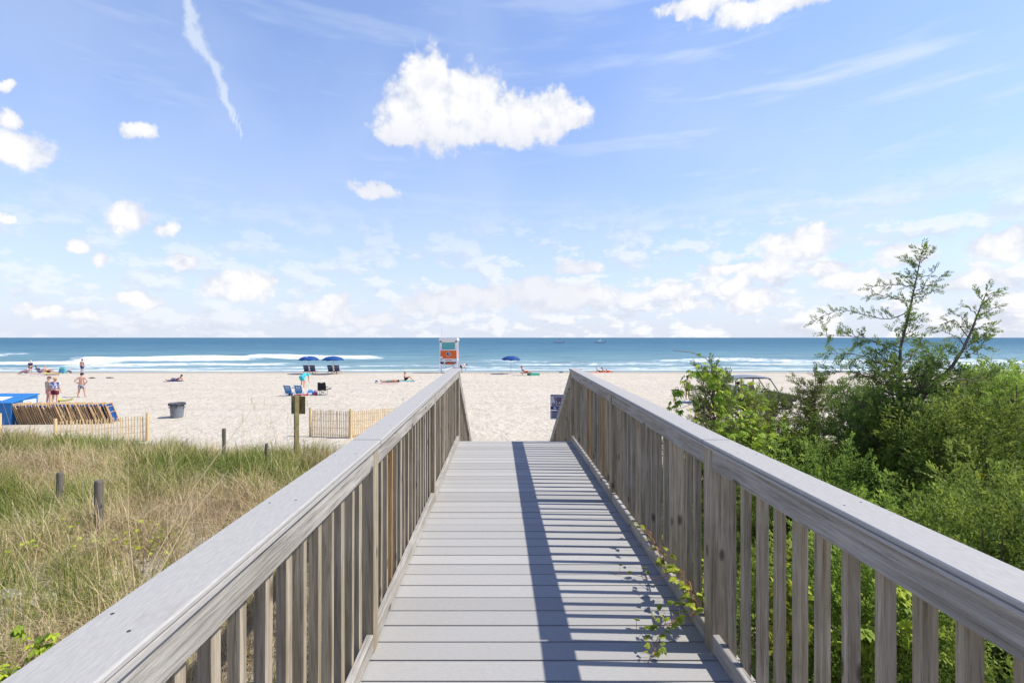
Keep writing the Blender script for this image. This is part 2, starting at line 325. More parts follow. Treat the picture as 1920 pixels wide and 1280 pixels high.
# ------------------------------------------------------------------ mesh helpers
def link(o, parent=None):
    C.objects.link(o)
    if parent: o.parent = parent
    return o
class MB:
    def __init__(s): s.v = []; s.f = []; s.t = []
    def add(s, vs, fs, tone=1.0):
        k = len(s.v); s.v += [tuple(v) for v in vs]; s.f += [tuple(i+k for i in f) for f in fs]; s.t += [tone]*len(vs); return s
    def box(s, x0, y0, z0, x1, y1, z1, M4=None, tone=1.0):
        vs = [Vector(p) for p in ((x0,y0,z0),(x1,y0,z0),(x1,y1,z0),(x0,y1,z0),(x0,y0,z1),(x1,y0,z1),(x1,y1,z1),(x0,y1,z1))]
        if M4: vs = [M4 @ v for v in vs]
        return s.add(vs, [(0,3,2,1),(4,5,6,7),(0,1,5,4),(1,2,6,5),(2,3,7,6),(3,0,4,7)], tone)
    def bar(s, a, b, w, h, up=(0,0,1), tone=1.0):          # rectangular bar from a to b
        a = Vector(a); b = Vector(b); d = (b-a).normalized(); u = Vector(up)
        if abs(d.dot(u)) > .98: u = Vector((0,1,0))
        r = d.cross(u).normalized(); u = r.cross(d)
        vs = [p + r*(i*w/2) + u*(j*h/2) for p in (a, b) for i, j in ((-1,-1),(1,-1),(1,1),(-1,1))]
        return s.add(vs, [(0,3,2,1),(4,5,6,7),(0,1,5,4),(1,2,6,5),(2,3,7,6),(3,0,4,7)][:0] + [(3,2,1,0),(4,5,6,7),(0,1,5,4),(1,2,6,5),(2,3,7,6),(3,0,4,7)], tone)
    def tube(s, pts, rad, seg=8, cap=True, tone=1.0):
        pts = [Vector(p) for p in pts]; n = len(pts)
        if not hasattr(rad, '__len__'): rad = [rad]*n
        vs = []; up = Vector((0,0,1))
        d0 = (pts[1]-pts[0]).normalized()
        r = d0.cross(up if abs(d0.z) < .95 else Vector((1,0,0))).normalized()
        for i, p in enumerate(pts):
            d = (pts[min(i+1,n-1)]-pts[max(i-1,0)]).normalized()
            r = (r - d*r.dot(d)).normalized(); q = d.cross(r)
            for k in range(seg):
                a = 2*math.pi*k/seg; vs.append(p + (r*math.cos(a)+q*math.sin(a))*rad[i])
        fs = [(i*seg+k, i*seg+(k+1)%seg, (i+1)*seg+(k+1)%seg, (i+1)*seg+k) for i in range(n-1) for k in range(seg)]
        if cap: fs += [tuple(range(seg-1,-1,-1)), tuple((n-1)*seg+k for k in range(seg))]
        return s.add(vs, fs, tone)
    def lathe(s, prof, seg=20, c=(0,0,0)):
        n = len(prof); vs = [(c[0]+r*math.cos(2*math.pi*k/seg), c[1]+r*math.sin(2*math.pi*k/seg), c[2]+z) for r, z in prof for k in range(seg)]
        return s.add(vs, [(i*seg+k, i*seg+(k+1)%seg, (i+1)*seg+(k+1)%seg, (i+1)*seg+k) for i in range(n-1) for k in range(seg)])
    def ball(s, c, rx, ry, rz, seg=10, rings=7):
        c = Vector(c); prof = [(math.sin(math.pi*i/rings), -math.cos(math.pi*i/rings)) for i in range(rings+1)]
        vs = [(c.x+rx*r*math.cos(2*math.pi*k/seg), c.y+ry*r*math.sin(2*math.pi*k/seg), c.z+rz*z) for r, z in prof for k in range(seg)]
        return s.add(vs, [(i*seg+k, i*seg+(k+1)%seg, (i+1)*seg+(k+1)%seg, (i+1)*seg+k) for i in range(rings) for k in range(seg)])
    def prism(s, poly, y0, y1):                            # polygon in XZ extruded along Y
        n = len(poly); vs = [(x, y0, z) for x, z in poly] + [(x, y1, z) for x, z in poly]
        return s.add(vs, [(i, (i+1)%n, n+(i+1)%n, n+i) for i in range(n)] + [tuple(range(n-1,-1,-1)), tuple(range(n, 2*n))])
    def build(s, name, mat, parent=None, smooth=False, bevel=0, loc=None):
        me = bpy.data.meshes.new(name); me.from_pydata(s.v, [], s.f); me.materials.append(mat)
        ca = me.color_attributes.new('tone', 'FLOAT_COLOR', 'POINT')
        ca.data.foreach_set('color', np.repeat(np.array(s.t, dtype=np.float32), 4))
        bm = bmesh.new(); bm.from_mesh(me); bmesh.ops.recalc_face_normals(bm, faces=bm.faces)
        if bevel: bmesh.ops.bevel(bm, geom=bm.edges[:], offset=bevel, segments=1, affect='EDGES')
        bm.to_mesh(me); bm.free()
        if smooth: me.shade_smooth()
        o = bpy.data.objects.new(name, me); link(o, parent)
        if loc: o.location = loc
        return o
def arr_mesh(name, V, Fq, tone, mat, parent=None, smooth=False):    # big numpy meshes of quads
    me = bpy.data.meshes.new(name); nv = len(V); nf = len(Fq); k = Fq.shape[1]
    me.vertices.add(nv); me.vertices.foreach_set('co', V.astype(np.float32).ravel())
    me.loops.add(nf*k); me.loops.foreach_set('vertex_index', Fq.astype(np.int32).ravel())
    me.polygons.add(nf); me.polygons.foreach_set('loop_start', np.arange(0, nf*k, k, dtype=np.int32))
    me.update(calc_edges=True); me.validate()
    if tone is not None:
        ca = me.color_attributes.new('tone', 'FLOAT_COLOR', 'POINT'); ca.data.foreach_set('color', np.repeat(tone.astype(np.float32), 4))
    me.materials.append(mat)
    if smooth: me.shade_smooth()
    return link(bpy.data.objects.new(name, me), parent)
def tag(o, label=None, cat=None, group=None, kind=None):
    if label: o['label'] = label
    if cat: o['category'] = cat
    if group: o['group'] = group
    if kind: o['kind'] = kind
    return o
def empty(name, loc=(0,0,0), rz=0, label=None, cat=None, group=None):
    o = bpy.data.objects.new(name, None); C.objects.link(o); o.location = loc; o.rotation_euler = (0,0,rz); o.empty_display_size = .2
    return tag(o, label, cat, group)
def copy_tree(o, parent=None):
    c = o.copy(); C.objects.link(c); c.parent = parent
    for ch in [x for x in bpy.data.objects if x.parent == o]: copy_tree(ch, c)
    return c
def hit(px, py, up=0.0):                                 # first ground point along the sight line
    Y = 1.5
    while Y < 70:
        x = (px-CX)/F*Y; z = CAMZ-(py-CY)/F*Y
        if z <= dune(x, Y)+up: return Vector((x, Y, dune(x, Y)+up))
        Y += .02
    return gp(px, py)
def gp(px, py, z=0.0):                                   # ground point seen at a photograph pixel
    Y = F*(CAMZ-z)/(py-CY); return Vector(((px-CX)/F*Y, Y, z))
def at(px, py, Y): return Vector(((px-CX)/F*Y, Y, CAMZ-(py-CY)/F*Y))
# ------------------------------------------------------------------ ground: beach and dune as one sheet
def dune(x, y):
    n = mnoise.noise(Vector((x*.35, y*.35, 0)))
    n2 = mnoise.noise(Vector((x*1.3, y*1.3, 3)))
    edge = 12.2 + n*.9 + (0.7 if x < -8 else 0)
    t = min(1, max(0, (y-(edge-1.6))/4.2)); t = t*t*(3-2*t)
    h = (1.82 - .055*max(0, y-6.3)*(1 if x < 0 else .5) + .14*n + .05*n2)*(1-t)
    if -1.2 < x < 1.6 and y > 6: h *= .8
    beach = .035*mnoise.noise(Vector((x*.9, y*.9, 5))) + .05*mnoise.noise(Vector((x*.25, y*.25, 8)))
    b = 0 if y < 57 else -(y-57)*.035
    return h + beach*(1 if y < 56 else .3) + b
def ground():
    ys = np.concatenate([np.arange(-14, 0, .6), np.arange(0, 20, .22), np.arange(20, 40, .35), np.arange(40, 72, .8), [72, 90]])
    us = np.linspace(-1, 1, 261)
    V = []
    for y in ys:
        w = 26 + max(y, 0)*1.75
        for u in us:
            x = np.sign(u)*abs(u)**1.35*w; V.append((x, y, dune(x, y)))
    nu = len(us); Fq = [(i*nu+j, i*nu+j+1, (i+1)*nu+j+1, (i+1)*nu+j) for i in range(len(ys)-1) for j in range(nu-1)]
    V = np.array(V); Fq = np.array(Fq)
    # far inland and sideways skirt comes from the wide last rows
    o = arr_mesh('beach_sand', V, Fq, None, SAND, smooth=True); tag(o, kind='structure')
ground()
# ------------------------------------------------------------------ sea
def sea():
    ys = np.concatenate([np.arange(59, 125, .45), np.geomspace(125, 14000, 170)])
    us = np.linspace(-1, 1, 461)
    Y, U = np.meshgrid(ys, us, indexing='ij')
    X = U*(Y*1.5+40)
    def sm(x, a, b): t = np.clip((x-a)/(b-a), 0, 1); return t*t*(3-2*t)
    def wob(x, k): return 1.6*np.sin(x*.041+k)+.9*np.sin(x*.113+2*k)+.5*np.sin(x*.27+3*k)
    Z = np.zeros_like(X); FO = np.zeros_like(X)
    def px2x(px, y): return (px-CX)/F*y
    # (row y, px from, px to, height, foam width toward shore, foam amount, phase)
    rows = [(97,130,500,.75,7.5,1.0,.2),(103,440,725,.85,7.5,1.0,1.1),(82,-200,250,.35,6,.95,2.0),(76,100,560,.35,6,.85,2.7),(71,300,900,.22,3.0,.45,3.6),
            (86,850,1280,.35,6.5,.62,4.1),(88,1200,1680,.5,8,.9,4.9),(79,1350,2300,.35,7,.9,5.5),(77,900,1300,.28,6,.85,.7),(86,1650,2300,.45,7,.85,1.9),
            (112,-300,60,.45,3,.8,2.2),(128,300,390,.35,3,1.0,3.3),(122,-60,60,.3,3,.85,1.3),(128,-300,1100,.28,0,0,.5),(150,200,2300,.3,0,0,1.5),(116,800,2300,.26,0,0,2.4),(138,-300,700,.3,0,0,2.9),(69,-400,2300,.14,2.6,.72,1.7)]
    for (y0,p0,p1,h,fw,fa,ph) in rows:
        fw *= (.42 if p0 > 800 else .58); h *= 1.15; fa = fa*(.8 if p0 > 800 else .92)
        x0, x1 = px2x(p0, y0), px2x(p1, y0); f = 6
        env = sm(X, x0-f, x0+f)*(1-sm(X, x1-f, x1+f))
        d = Y-(y0+wob(X, ph))
        shape = np.where(d < 0, np.exp(-(d/1.1)**2), np.exp(-(d/3.6)**2))
        Z += h*env*shape*(.8+.2*np.sin(X*.2+ph*5))
        if fa: FO = np.maximum(FO, fa*env*np.where(d > 0, np.exp(-(d/1.0)**2), np.exp(-(np.minimum(d,0)/fw)**4)))
    # swash edge
    es = 64.6+wob(X, .9)*.55
    FO = np.maximum(FO, .98*np.exp(-((Y-es-1.3)/1.2)**2)); FO = np.maximum(FO, np.where(Y < es+.5, .25, 0))
    FO = np.maximum(FO, .5*np.exp(-((Y-70-wob(X, 2.0))/5)**2))
    FO = np.maximum(FO, .22*(Y < 110))
    Z += .10*np.sin(Y*.35+wob(X,1.0)*1.2)*(Y < 400)*sm(Y, 66, 90)
    Z += .02*np.sin(X*1.1+Y)*sm(Y, 64, 80)*(Y < 200)
    Z -= .19
    V = np.stack([X, Y, Z], -1).reshape(-1, 3); nu = len(us); i, j = np.meshgrid(np.arange(len(ys)-1), np.arange(nu-1), indexing='ij')
    a = (i*nu+j).ravel(); Fq = np.stack([a, a+1, a+nu+1, a+nu], -1)
    o = arr_mesh('sea', V, Fq, None, WATER, smooth=True)
    at_ = o.data.attributes.new('foam', 'FLOAT', 'POINT'); at_.data.foreach_set('value', FO.astype(np.float32).ravel())
    tag(o, kind='structure')
sea()
# ------------------------------------------------------------------ boardwalk
XL, XR = -.645, 1.065           # inner faces of the posts
YEND = 7.42
def capz(y):                    # top of the rail cap
    h = .534 if y < 2.47 else .534-(y-2.47)/(YEND-2.47)*.059
    return CAMZ-h
walk = empty('boardwalk', (0, 3, 0), 0, 'weathered timber boardwalk with grey planks and slatted railings leading down to the beach', 'boardwalk')
OFF = Vector((0, -3, 0))
def wb(mb, name, mat, parent=None, **k):
    o = mb.build(name, mat, parent or walk, **k)
    if parent is None or parent == walk: o.location = OFF + o.location
    return o
mb = MB(); y = -3.0; p = .1436; r0 = random.Random(3)
k0 = (YEND - .02)
yy = k0
while yy > -3.2:
    g = .012 if abs(yy-4.70) < .07 else r0.uniform(.0075,.0105)
    mb.box(XL-.125, yy-p+g, DECK-.026+r0.uniform(-.0012,.0012), XR+.125, yy, DECK+r0.uniform(-.0012,.0012), tone=r0.uniform(.86,1.06)); yy -= p
wb(mb, 'deck', COMP, bevel=.0022)
mb = MB()
for x in (XL-.08, .2, XR+.08): mb.box(x-.02, -3.2, DECK-.23, x+.02, YEND-.06, DECK-.03)
mb.box(XL-.12, YEND-.058, DECK-.23, XR+.12, YEND-.022, DECK-.03)
wb(mb, 'joist', W_RAIL)
POSTS = [-2.2, .27, 2.47, 4.68, YEND-.06]
for y in (-2.2, .27, 2.47, 4.68, 7.2):
    for x in (XL-.06, XR+.06): wb(MB().box(x-.07, y+.06, .6, x+.07, y+.2, DECK-.235), 'piling', W_POSTOLD)
# stairs: going from deck end to the sand
SL = .56; NST = 15
mb = MB()
for i in range(1, NST):
    z = DECK - i*.18; y = YEND + (i-1)*.18/SL
    mb.box(XL-.02, y+.005, z-.038, XR+.02, y+.18/SL+.02, z)
wb(mb, 'stair_tread', COMP)
mb = MB()
for x in (XL-.07, XR+.03):
    mb.bar((x+.02, YEND, DECK-.2), (x+.02, YEND+(DECK-.15)/SL, -.05), .04, .28)
wb(mb, 'stringer', W_RAIL)
def cap_profile(x0, x1, z):      # composite cap: eased edges, a groove along each side
    t = .030; e = .004
    return [(x0+e, z), (x1-e, z), (x1, z-e), (x1, z-.012), (x1-.006, z-.013), (x1-.006, z-.018), (x1, z-.019), (x1, z-t), (x0, z-t), (x0, z-.019), (x0+.006, z-.018), (x0+.006, z-.013), (x0, z-.012), (x0, z-e)]
def sweep(mb, y0, y1, prof):     # profile(x,z at y) swept between two y, following capz
    a = [(x, y0, z+capz(y0)) for x, z in prof]; b = [(x, y1, z+capz(y1)) for x, z in prof]; n = len(prof)
    mb.add(a+b, [(i, (i+1)%n, n+(i+1)%n, n+i) for i in range(n)] + [tuple(range(n-1,-1,-1)), tuple(range(n, 2*n))])
BPROTO = MB().box(-.0175, -.0175, 0, .0175, .0175, 1).build('baluster', W_VERT, None, bevel=0)
BPROTO_M = BPROTO.data; bpy.data.objects.remove(BPROTO)
BW = MB().box(-.0175, -.0175, 0, .0175, .0175, 1).build('x', W_WARM, None); BWM = BW.data; bpy.data.objects.remove(BW); BWM.name = 'baluster_warm'
rb = random.Random(5)
extra = MB()
for side in (-1, 1):
    xi = XL if side < 0 else XR          # inner face
    s = side                              # outward direction
    capin, capout = xi - s*.016, xi + s*.135
    mb = MB()
    prof = cap_profile(min(capin, capout), max(capin, capout), 0)
    for (a, b) in ((-3.2, .29), (.297, 2.5), (2.508, YEND+.0)): sweep(mb, a, b, prof)
    rail = wb(mb, 'railing', CAP); tag(rail, label='left railing with flat grey cap' if side < 0 else 'right railing with flat grey cap')
    def rbuild(m, name, mat, **k):
        o = m.build(name, mat, rail, **k); return o
    # fascia boards and toe boards butt between the posts
    edges = [-3.2]+[q for q in POSTS]+[YEND]
    for i in range(len(POSTS)):
        a = (edges[i]+.046) if i else -3.2; b = POSTS[i]-.046
        x0, x1 = sorted((xi+s*.002, xi+s*.038)); m = MB(); jt = rb.uniform(-.0015, .0015)
        za, zb = capz(a)-.033, capz(b)-.033
        m.add([(x0+jt,a,za-.097),(x1+jt,a,za-.097),(x1+jt,a,za),(x0+jt,a,za),(x0+jt,b,zb-.099),(x1+jt,b,zb-.099),(x1+jt,b,zb),(x0+jt,b,zb)], [(0,1,2,3),(7,6,5,4),(0,4,5,1),(1,5,6,2),(2,6,7,3),(3,7,4,0)])
        rbuild(m, 'fascia_board', W_RAIL, bevel=.003)
        m = MB(); m.box(x0, a, DECK+.012, x1, b, DECK+.10); rbuild(m, 'toe_board', W_RAIL, bevel=.004)
    for q in POSTS:
        x0, x1 = sorted((xi, xi+s*.089)); m = MB(); m.box(x0, q-.0445, DECK-.02 if q < 7 else DECK-.3, x1, q+.0445, capz(q)-.031); rbuild(m, 'post', W_VERT, bevel=.004)
    # screws on the cap
    for yq in (.9, 1.55, 2.2, 2.9, 3.9):
        for dx in (.028, .108):
            xx = xi+s*(dx+rb.uniform(-.006,.006)); y_ = yq+rb.uniform(-.03,.03)
            m = MB(); m.lathe([(0.0001,.0008),(.0035,.0008),(.004,-.001)], 8, (xx, y_, capz(y_))); rbuild(m, 'screw', NOZZLE)
    yb = -3.1; cnt = 0; xb = xi+s*.0565
    ylist = []
    while yb < YEND-.12:
        if all(abs(yb-q) > .075 for q in POSTS): ylist.append(yb)
        yb += .1325
    for y_ in ylist:
        z1 = capz(y_)-.045
        if y_ < .82: extra.box(xb-.0175, y_-.0175, DECK-.0, xb+.0175, y_+.0175, z1); continue
        warm = (side < 0 and abs(y_-2.98) < .07) or (side > 0 and abs(y_-5.3) < .07) or (side > 0 and abs(y_-6.1) < .07)
        o = bpy.data.objects.new('baluster', BWM if warm else BPROTO_M); link(o, rail)
        o.location = (xb+rb.uniform(-.003,.003), y_+rb.uniform(-.007,.007), DECK+.0005); o.scale = (1+rb.uniform(-.08,.12), 1+rb.uniform(-.08,.12), z1-DECK); o.rotation_euler = (rb.uniform(-.005,.005), rb.uniform(-.004,.004), rb.uniform(-.10,.10))
        if warm: o['label'] = 'orange tan baluster of newer wood'
    # stair rail: sloping cap, fascia, balusters, end posts
    m = MB(); y0 = YEND-.01; z0 = capz(YEND); L = 4.75
    y1 = y0+L; z1 = z0-L*SL
    n_ = math.hypot(1, SL)
    def sl(y): return z0-(y-y0)*SL
    x0, x1 = sorted((capin+s*.03, capout-s*.025))
    m.add([(x0,y0,z0-.035),(x1,y0,z0-.035),(x1,y0,z0+.002),(x0,y0,z0+.002),(x0,y1,z1-.035),(x1,y1,z1-.035),(x1,y1,z1+.002),(x0,y1,z1+.002)], [(0,1,2,3),(7,6,5,4),(0,4,5,1),(1,5,6,2),(2,6,7,3),(3,7,4,0)])
    srail = wb(m, 'stair_railing', W_RAIL)
    tag(srail, label='left sloping stair rail' if side < 0 else 'right sloping stair rail')
    m = MB(); x0, x1 = sorted((xi+s*.001, xi+s*.038)); ya = y0+.02
    m.add([(x0,ya,sl(ya)-.21),(x1,ya,sl(ya)-.21),(x1,ya,sl(ya)-.038),(x0,ya,sl(ya)-.038),(x0,y1,z1-.21),(x1,y1,z1-.21),(x1,y1,z1-.038),(x0,y1,z1-.038)], [(0,1,2,3),(7,6,5,4),(0,4,5,1),(1,5,6,2),(2,6,7,3),(3,7,4,0)])
    m.build('fascia_board', W_RAIL, srail)
    for yq in (YEND+2.3, YEND+4.6):
        m = MB(); x0, x1 = sorted((xi, xi+s*.089)); m.box(x0, yq-.045, 0, x1, yq+.045, sl(yq)-.04); m.build('post', W_VERT, srail)
    yb = YEND+.09
    while yb < y1-.1:
        extra.box(xb-.0175, yb-.0175, max(.03, DECK-(yb-YEND)*SL-.25), xb+.0175, yb+.0175, sl(yb)-.05); yb += .1325
eb = wb(extra, 'balusters', W_VERT); eb['kind'] = 'stuff'; eb['label'] = 'slats of the stair rails and of the nearest rail ends'
# ------------------------------------------------------------------ foliage generators (numpy)
def unit(v): return v/np.maximum(np.linalg.norm(v, axis=-1, keepdims=True), 1e-9)
def frond_template(seed, n_side=15, sub=8):
    """one flat-ish cedar spray of unit length along +X made of small scale-leaf blades"""
    g = np.random.default_rng(seed); P = []; D = []; Ls = []; T = []
    for i in range(n_side):
        t = .06+.94*i/n_side; side = 1 if i % 2 else -1
        ang = side*R(g.uniform(28, 52)); ln = (.42*(1-t)**.7+.10)*g.uniform(.75, 1.2); roll = g.uniform(-.6, .6)
        d = np.array([math.cos(ang), math.sin(ang)*math.cos(roll), math.sin(ang)*math.sin(roll)])
        for k in range(sub):
            u = (k+.4)/sub; q = np.array([t, 0, 0])+d*ln*u
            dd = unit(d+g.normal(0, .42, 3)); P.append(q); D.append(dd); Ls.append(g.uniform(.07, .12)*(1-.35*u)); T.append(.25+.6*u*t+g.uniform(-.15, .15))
    for k in range(6):
        P.append(np.array([.9+.03*k, 0, 0])); D.append(unit(np.array([1, 0, 0])+g.normal(0, .4, 3))); Ls.append(.09); T.append(.8)
    return np.array(P), np.array(D), np.array(Ls), np.clip(np.array(T), 0, 1)
FT = [frond_template(i, 12, 6) for i in range(5)]
def bud_template(seed):
    g = np.random.default_rng(seed); P = []; D = []; Ls = []; T = []
    for i in range(38):
        t = (i+.5)/38; a = g.uniform(0, 6.28); sp = .16*(1-t*.4)
        P.append(np.array([t*.9, math.cos(a)*sp*.3, math.sin(a)*sp*.3])); D.append(unit(np.array([.8, math.cos(a)*.8, math.sin(a)*.8]))); Ls.append(g.uniform(.16, .30)*(1.1-.4*t)); T.append(.2+.5*t+g.uniform(-.15, .15))
    return np.array(P), np.array(D), np.array(Ls), np.clip(np.array(T), 0, 1)
BT = [bud_template(i) for i in range(5)]
def frames(dirs, g):
    a = unit(dirs); h = unit(np.cross(a, g.normal(0, 1, a.shape))); return a, h, np.cross(a, h)
def fronds_mesh(name, base, dirs, lens, tones, parent, seed, mat=CEDAR, wid=.17, FT=FT):
    """expand fronds (N) into one mesh of leaf blades: each blade a narrow folded quad"""
    g = np.random.default_rng(seed); n = len(base); pick = g.integers(0, len(FT), n); VV = []; TT = []
    a, b, c = frames(dirs, g)
    for k, (P, D, Ls, T) in enumerate(FT):
        m = np.nonzero(pick == k)[0]
        if not len(m): continue
        Lm = lens[m][:, None, None]
        fr = np.stack([a[m], b[m], c[m]], 1)                      # (m,3,3)
        drp = np.zeros_like(P)[None]
        pos = base[m][:, None] + (P[None] @ fr)*Lm
        pos[..., 2] -= (P[None, :, 0]**2)*lens[m][:, None]*.12
        dd = D[None] @ fr
        ll = (Ls[None]*lens[m][:, None])[..., None]
        w = unit(np.cross(dd, g.normal(0, 1, dd.shape)))*ll*wid
        v0 = pos; v2 = pos+dd*ll; mid = pos+dd*ll*.5
        q = np.stack([v0, mid+w, v2, mid-w], 2).reshape(-1, 3)
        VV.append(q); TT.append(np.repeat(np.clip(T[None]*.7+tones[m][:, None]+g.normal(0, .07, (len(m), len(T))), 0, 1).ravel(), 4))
    V = np.concatenate(VV); T = np.concatenate(TT); Fq = np.arange(len(V)).reshape(-1, 4)
    return arr_mesh(name, V, Fq, T, mat, parent)
def polyline(pts, t):
    pts = np.array(pts, float); seg = np.linalg.norm(np.diff(pts, axis=0), axis=1); cum = np.concatenate([[0], np.cumsum(seg)]); s = t*cum[-1]
    i = min(len(seg)-1, int(np.searchsorted(cum, s, side='right')-1)); f = (s-cum[i])/max(seg[i], 1e-6)
    return pts[i]*(1-f)+pts[i+1]*f, unit(pts[i+1]-pts[i])
def cedar_on_limbs(label, limbs, seed, base_loc, group=None, name='red_cedar', mat=None):
    """limbs: (points, radius0, twig spacing, twig length, frond length, start t, tone)"""
    g = np.random.default_rng(seed); root = empty(name, base_loc, 0, label, 'tree', group); off = np.array(base_loc, float)
    tr = MB(); br = MB(); B = []; D = []; Ls = []; T = []
    for li, (pts, r0_, sp, tl, fl, t0, tone) in enumerate(limbs):
        pts = [np.array(p, float)-off for p in pts]; Ltot = sum(np.linalg.norm(pts[i+1]-pts[i]) for i in range(len(pts)-1))
        m = 10; sm_ = [polyline(pts, i/m)[0] for i in range(m+1)]
        sm_ = [sm_[0]]+[(sm_[i-1]+2*sm_[i]+sm_[i+1])/4+g.normal(0, .006, 3) for i in range(1, m)]+[sm_[-1]]
        (tr if r0_ > .02 else br).tube(sm_, [max(.0022, r0_*(1-.9*i/m)) for i in range(m+1)], 7)
        n = max(2, int(Ltot*(1-t0)/sp))
        for k in range(n):
            t = t0+(1-t0)*(k+.5)/n; p, d = polyline(sm_, t)
            side = unit(np.cross(d, g.normal(0, 1, 3)))
            sd_ = unit(d*g.uniform(.5, .9)+side+np.array([0, 0, .25])); l = tl*(1.15-.75*t)*g.uniform(.6, 1.25)
            e = p+sd_*l; br.tube([p, p+sd_*l*.5+g.normal(0, .01, 3), e], [.004, .003, .0015], 4, cap=False)
            nf = max(1, int(l/.05))
            for q in range(nf):
                u = (q+.7)/nf; B.append(p+sd_*l*u*.85); D.append(unit(sd_+g.normal(0, .55, 3)+np.array([0, 0, .2]))); Ls.append(fl*g.uniform(.6, 1.2)*(1.1-.3*u)); T.append(tone+g.normal(0, .1))
            B.append(e*.9+p*.1); D.append(sd_); Ls.append(fl); T.append(tone+.1)
        B.append(sm_[-1]); D.append(unit(sm_[-1]-sm_[-2])); Ls.append(fl*1.2); T.append(tone)
    if tr.v: tr.build('trunk', BARK, root, smooth=True)
    br.build('branch', BARK, root)
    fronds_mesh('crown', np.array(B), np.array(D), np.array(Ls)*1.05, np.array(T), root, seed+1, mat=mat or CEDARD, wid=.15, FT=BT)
    return root
def shrub_proto(seed, n, fl, name='cedar_shrub'):
    """unit-ish crown: lumpy shell of sprays around bare limbs; about 1 m radius, base at z=-1"""
    g = np.random.default_rng(seed); root = empty(name)
    br = MB(); B = []; D = []; Ls = []; T = []
    lumps = [(unit(g.normal(0, 1, 3)+np.array([0, 0, .35])), g.uniform(.25, .55)) for _ in range(26)]
    tips = []
    for d, r in lumps:
        tip = d*np.array([1, 1, 1])*g.uniform(.62, .95); tips.append((tip, r*.62))
        s0 = np.array([g.normal(0, .06), g.normal(0, .06), -1.0])
        br.tube([s0, s0*.4+tip*.3+g.normal(0, .07, 3), tip*.75+g.normal(0, .04, 3), tip*1.08], [.028, .017, .009, .003], 5, cap=False)
    tn = g.uniform(-.1, .28, len(tips))
    for _ in range(n):
        ti = g.integers(len(tips)); tip, r = tips[ti]
        v = unit(g.normal(0, 1, 3)); q = tip+v*r*g.uniform(.35, 1.0)**.6
        if q[2] < -1: q[2] = -1+g.uniform(0, .3)
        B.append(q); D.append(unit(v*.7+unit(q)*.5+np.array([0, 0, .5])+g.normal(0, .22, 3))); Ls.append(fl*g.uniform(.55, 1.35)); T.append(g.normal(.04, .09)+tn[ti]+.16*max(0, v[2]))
    br.build('branch', BARK, root)
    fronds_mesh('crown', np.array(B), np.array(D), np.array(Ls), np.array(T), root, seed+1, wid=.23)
    return root
def leaf_mesh(name, base, dirs, size, tones, mat, parent, seed, leaflets=5, wid=.26, vhang=.35):
    """palmate or single broad leaves: every leaflet is two quads folded at the midrib"""
    g = np.random.default_rng(seed); V = []; Q = []; T = []
    for i in range(len(base)):
        d = unit(dirs[i]); h = unit(np.cross(d, np.array([0, 0, 1])+g.normal(0, .35, 3))); up = np.cross(h, d)
        for k in range(leaflets):
            a = R((k-(leaflets-1)/2)*(150/max(1, leaflets)) if leaflets > 1 else 0); l = size[i]*(1-.25*abs(k-(leaflets-1)/2)/max(1, leaflets/2))*g.uniform(.85, 1.1)
            e = unit(d*math.cos(a)+h*math.sin(a)); s = unit(np.cross(e, up)); u = np.cross(s, e); b = base[i]; w = l*wid; k0_ = len(V)
            drop = np.array([0, 0, -l*vhang])
            V += [b, b+e*l*.35+s*w+u*w*.3, b+e*l*.75+s*w*.7+u*w*.2+drop*.5, b+e*l+drop, b+e*l*.75-s*w*.7+u*w*.2+drop*.5, b+e*l*.35-s*w+u*w*.3, b+e*l*.4+drop*.1, b+e*l*.75+drop*.5]
            Q += [(k0_, k0_+1, k0_+6, k0_+6), ]; Q.pop()
            Q += [(k0_, k0_+1, k0_+2, k0_+6), (k0_+6, k0_+2, k0_+3, k0_+7), (k0_, k0_+6, k0_+4, k0_+5), (k0_+6, k0_+7, k0_+3, k0_+4)]
            T += [min(1, max(0, tones[i]+g.normal(0, .05)))]*8
    return arr_mesh(name, np.array(V), np.array(Q), np.array(T), mat, parent)
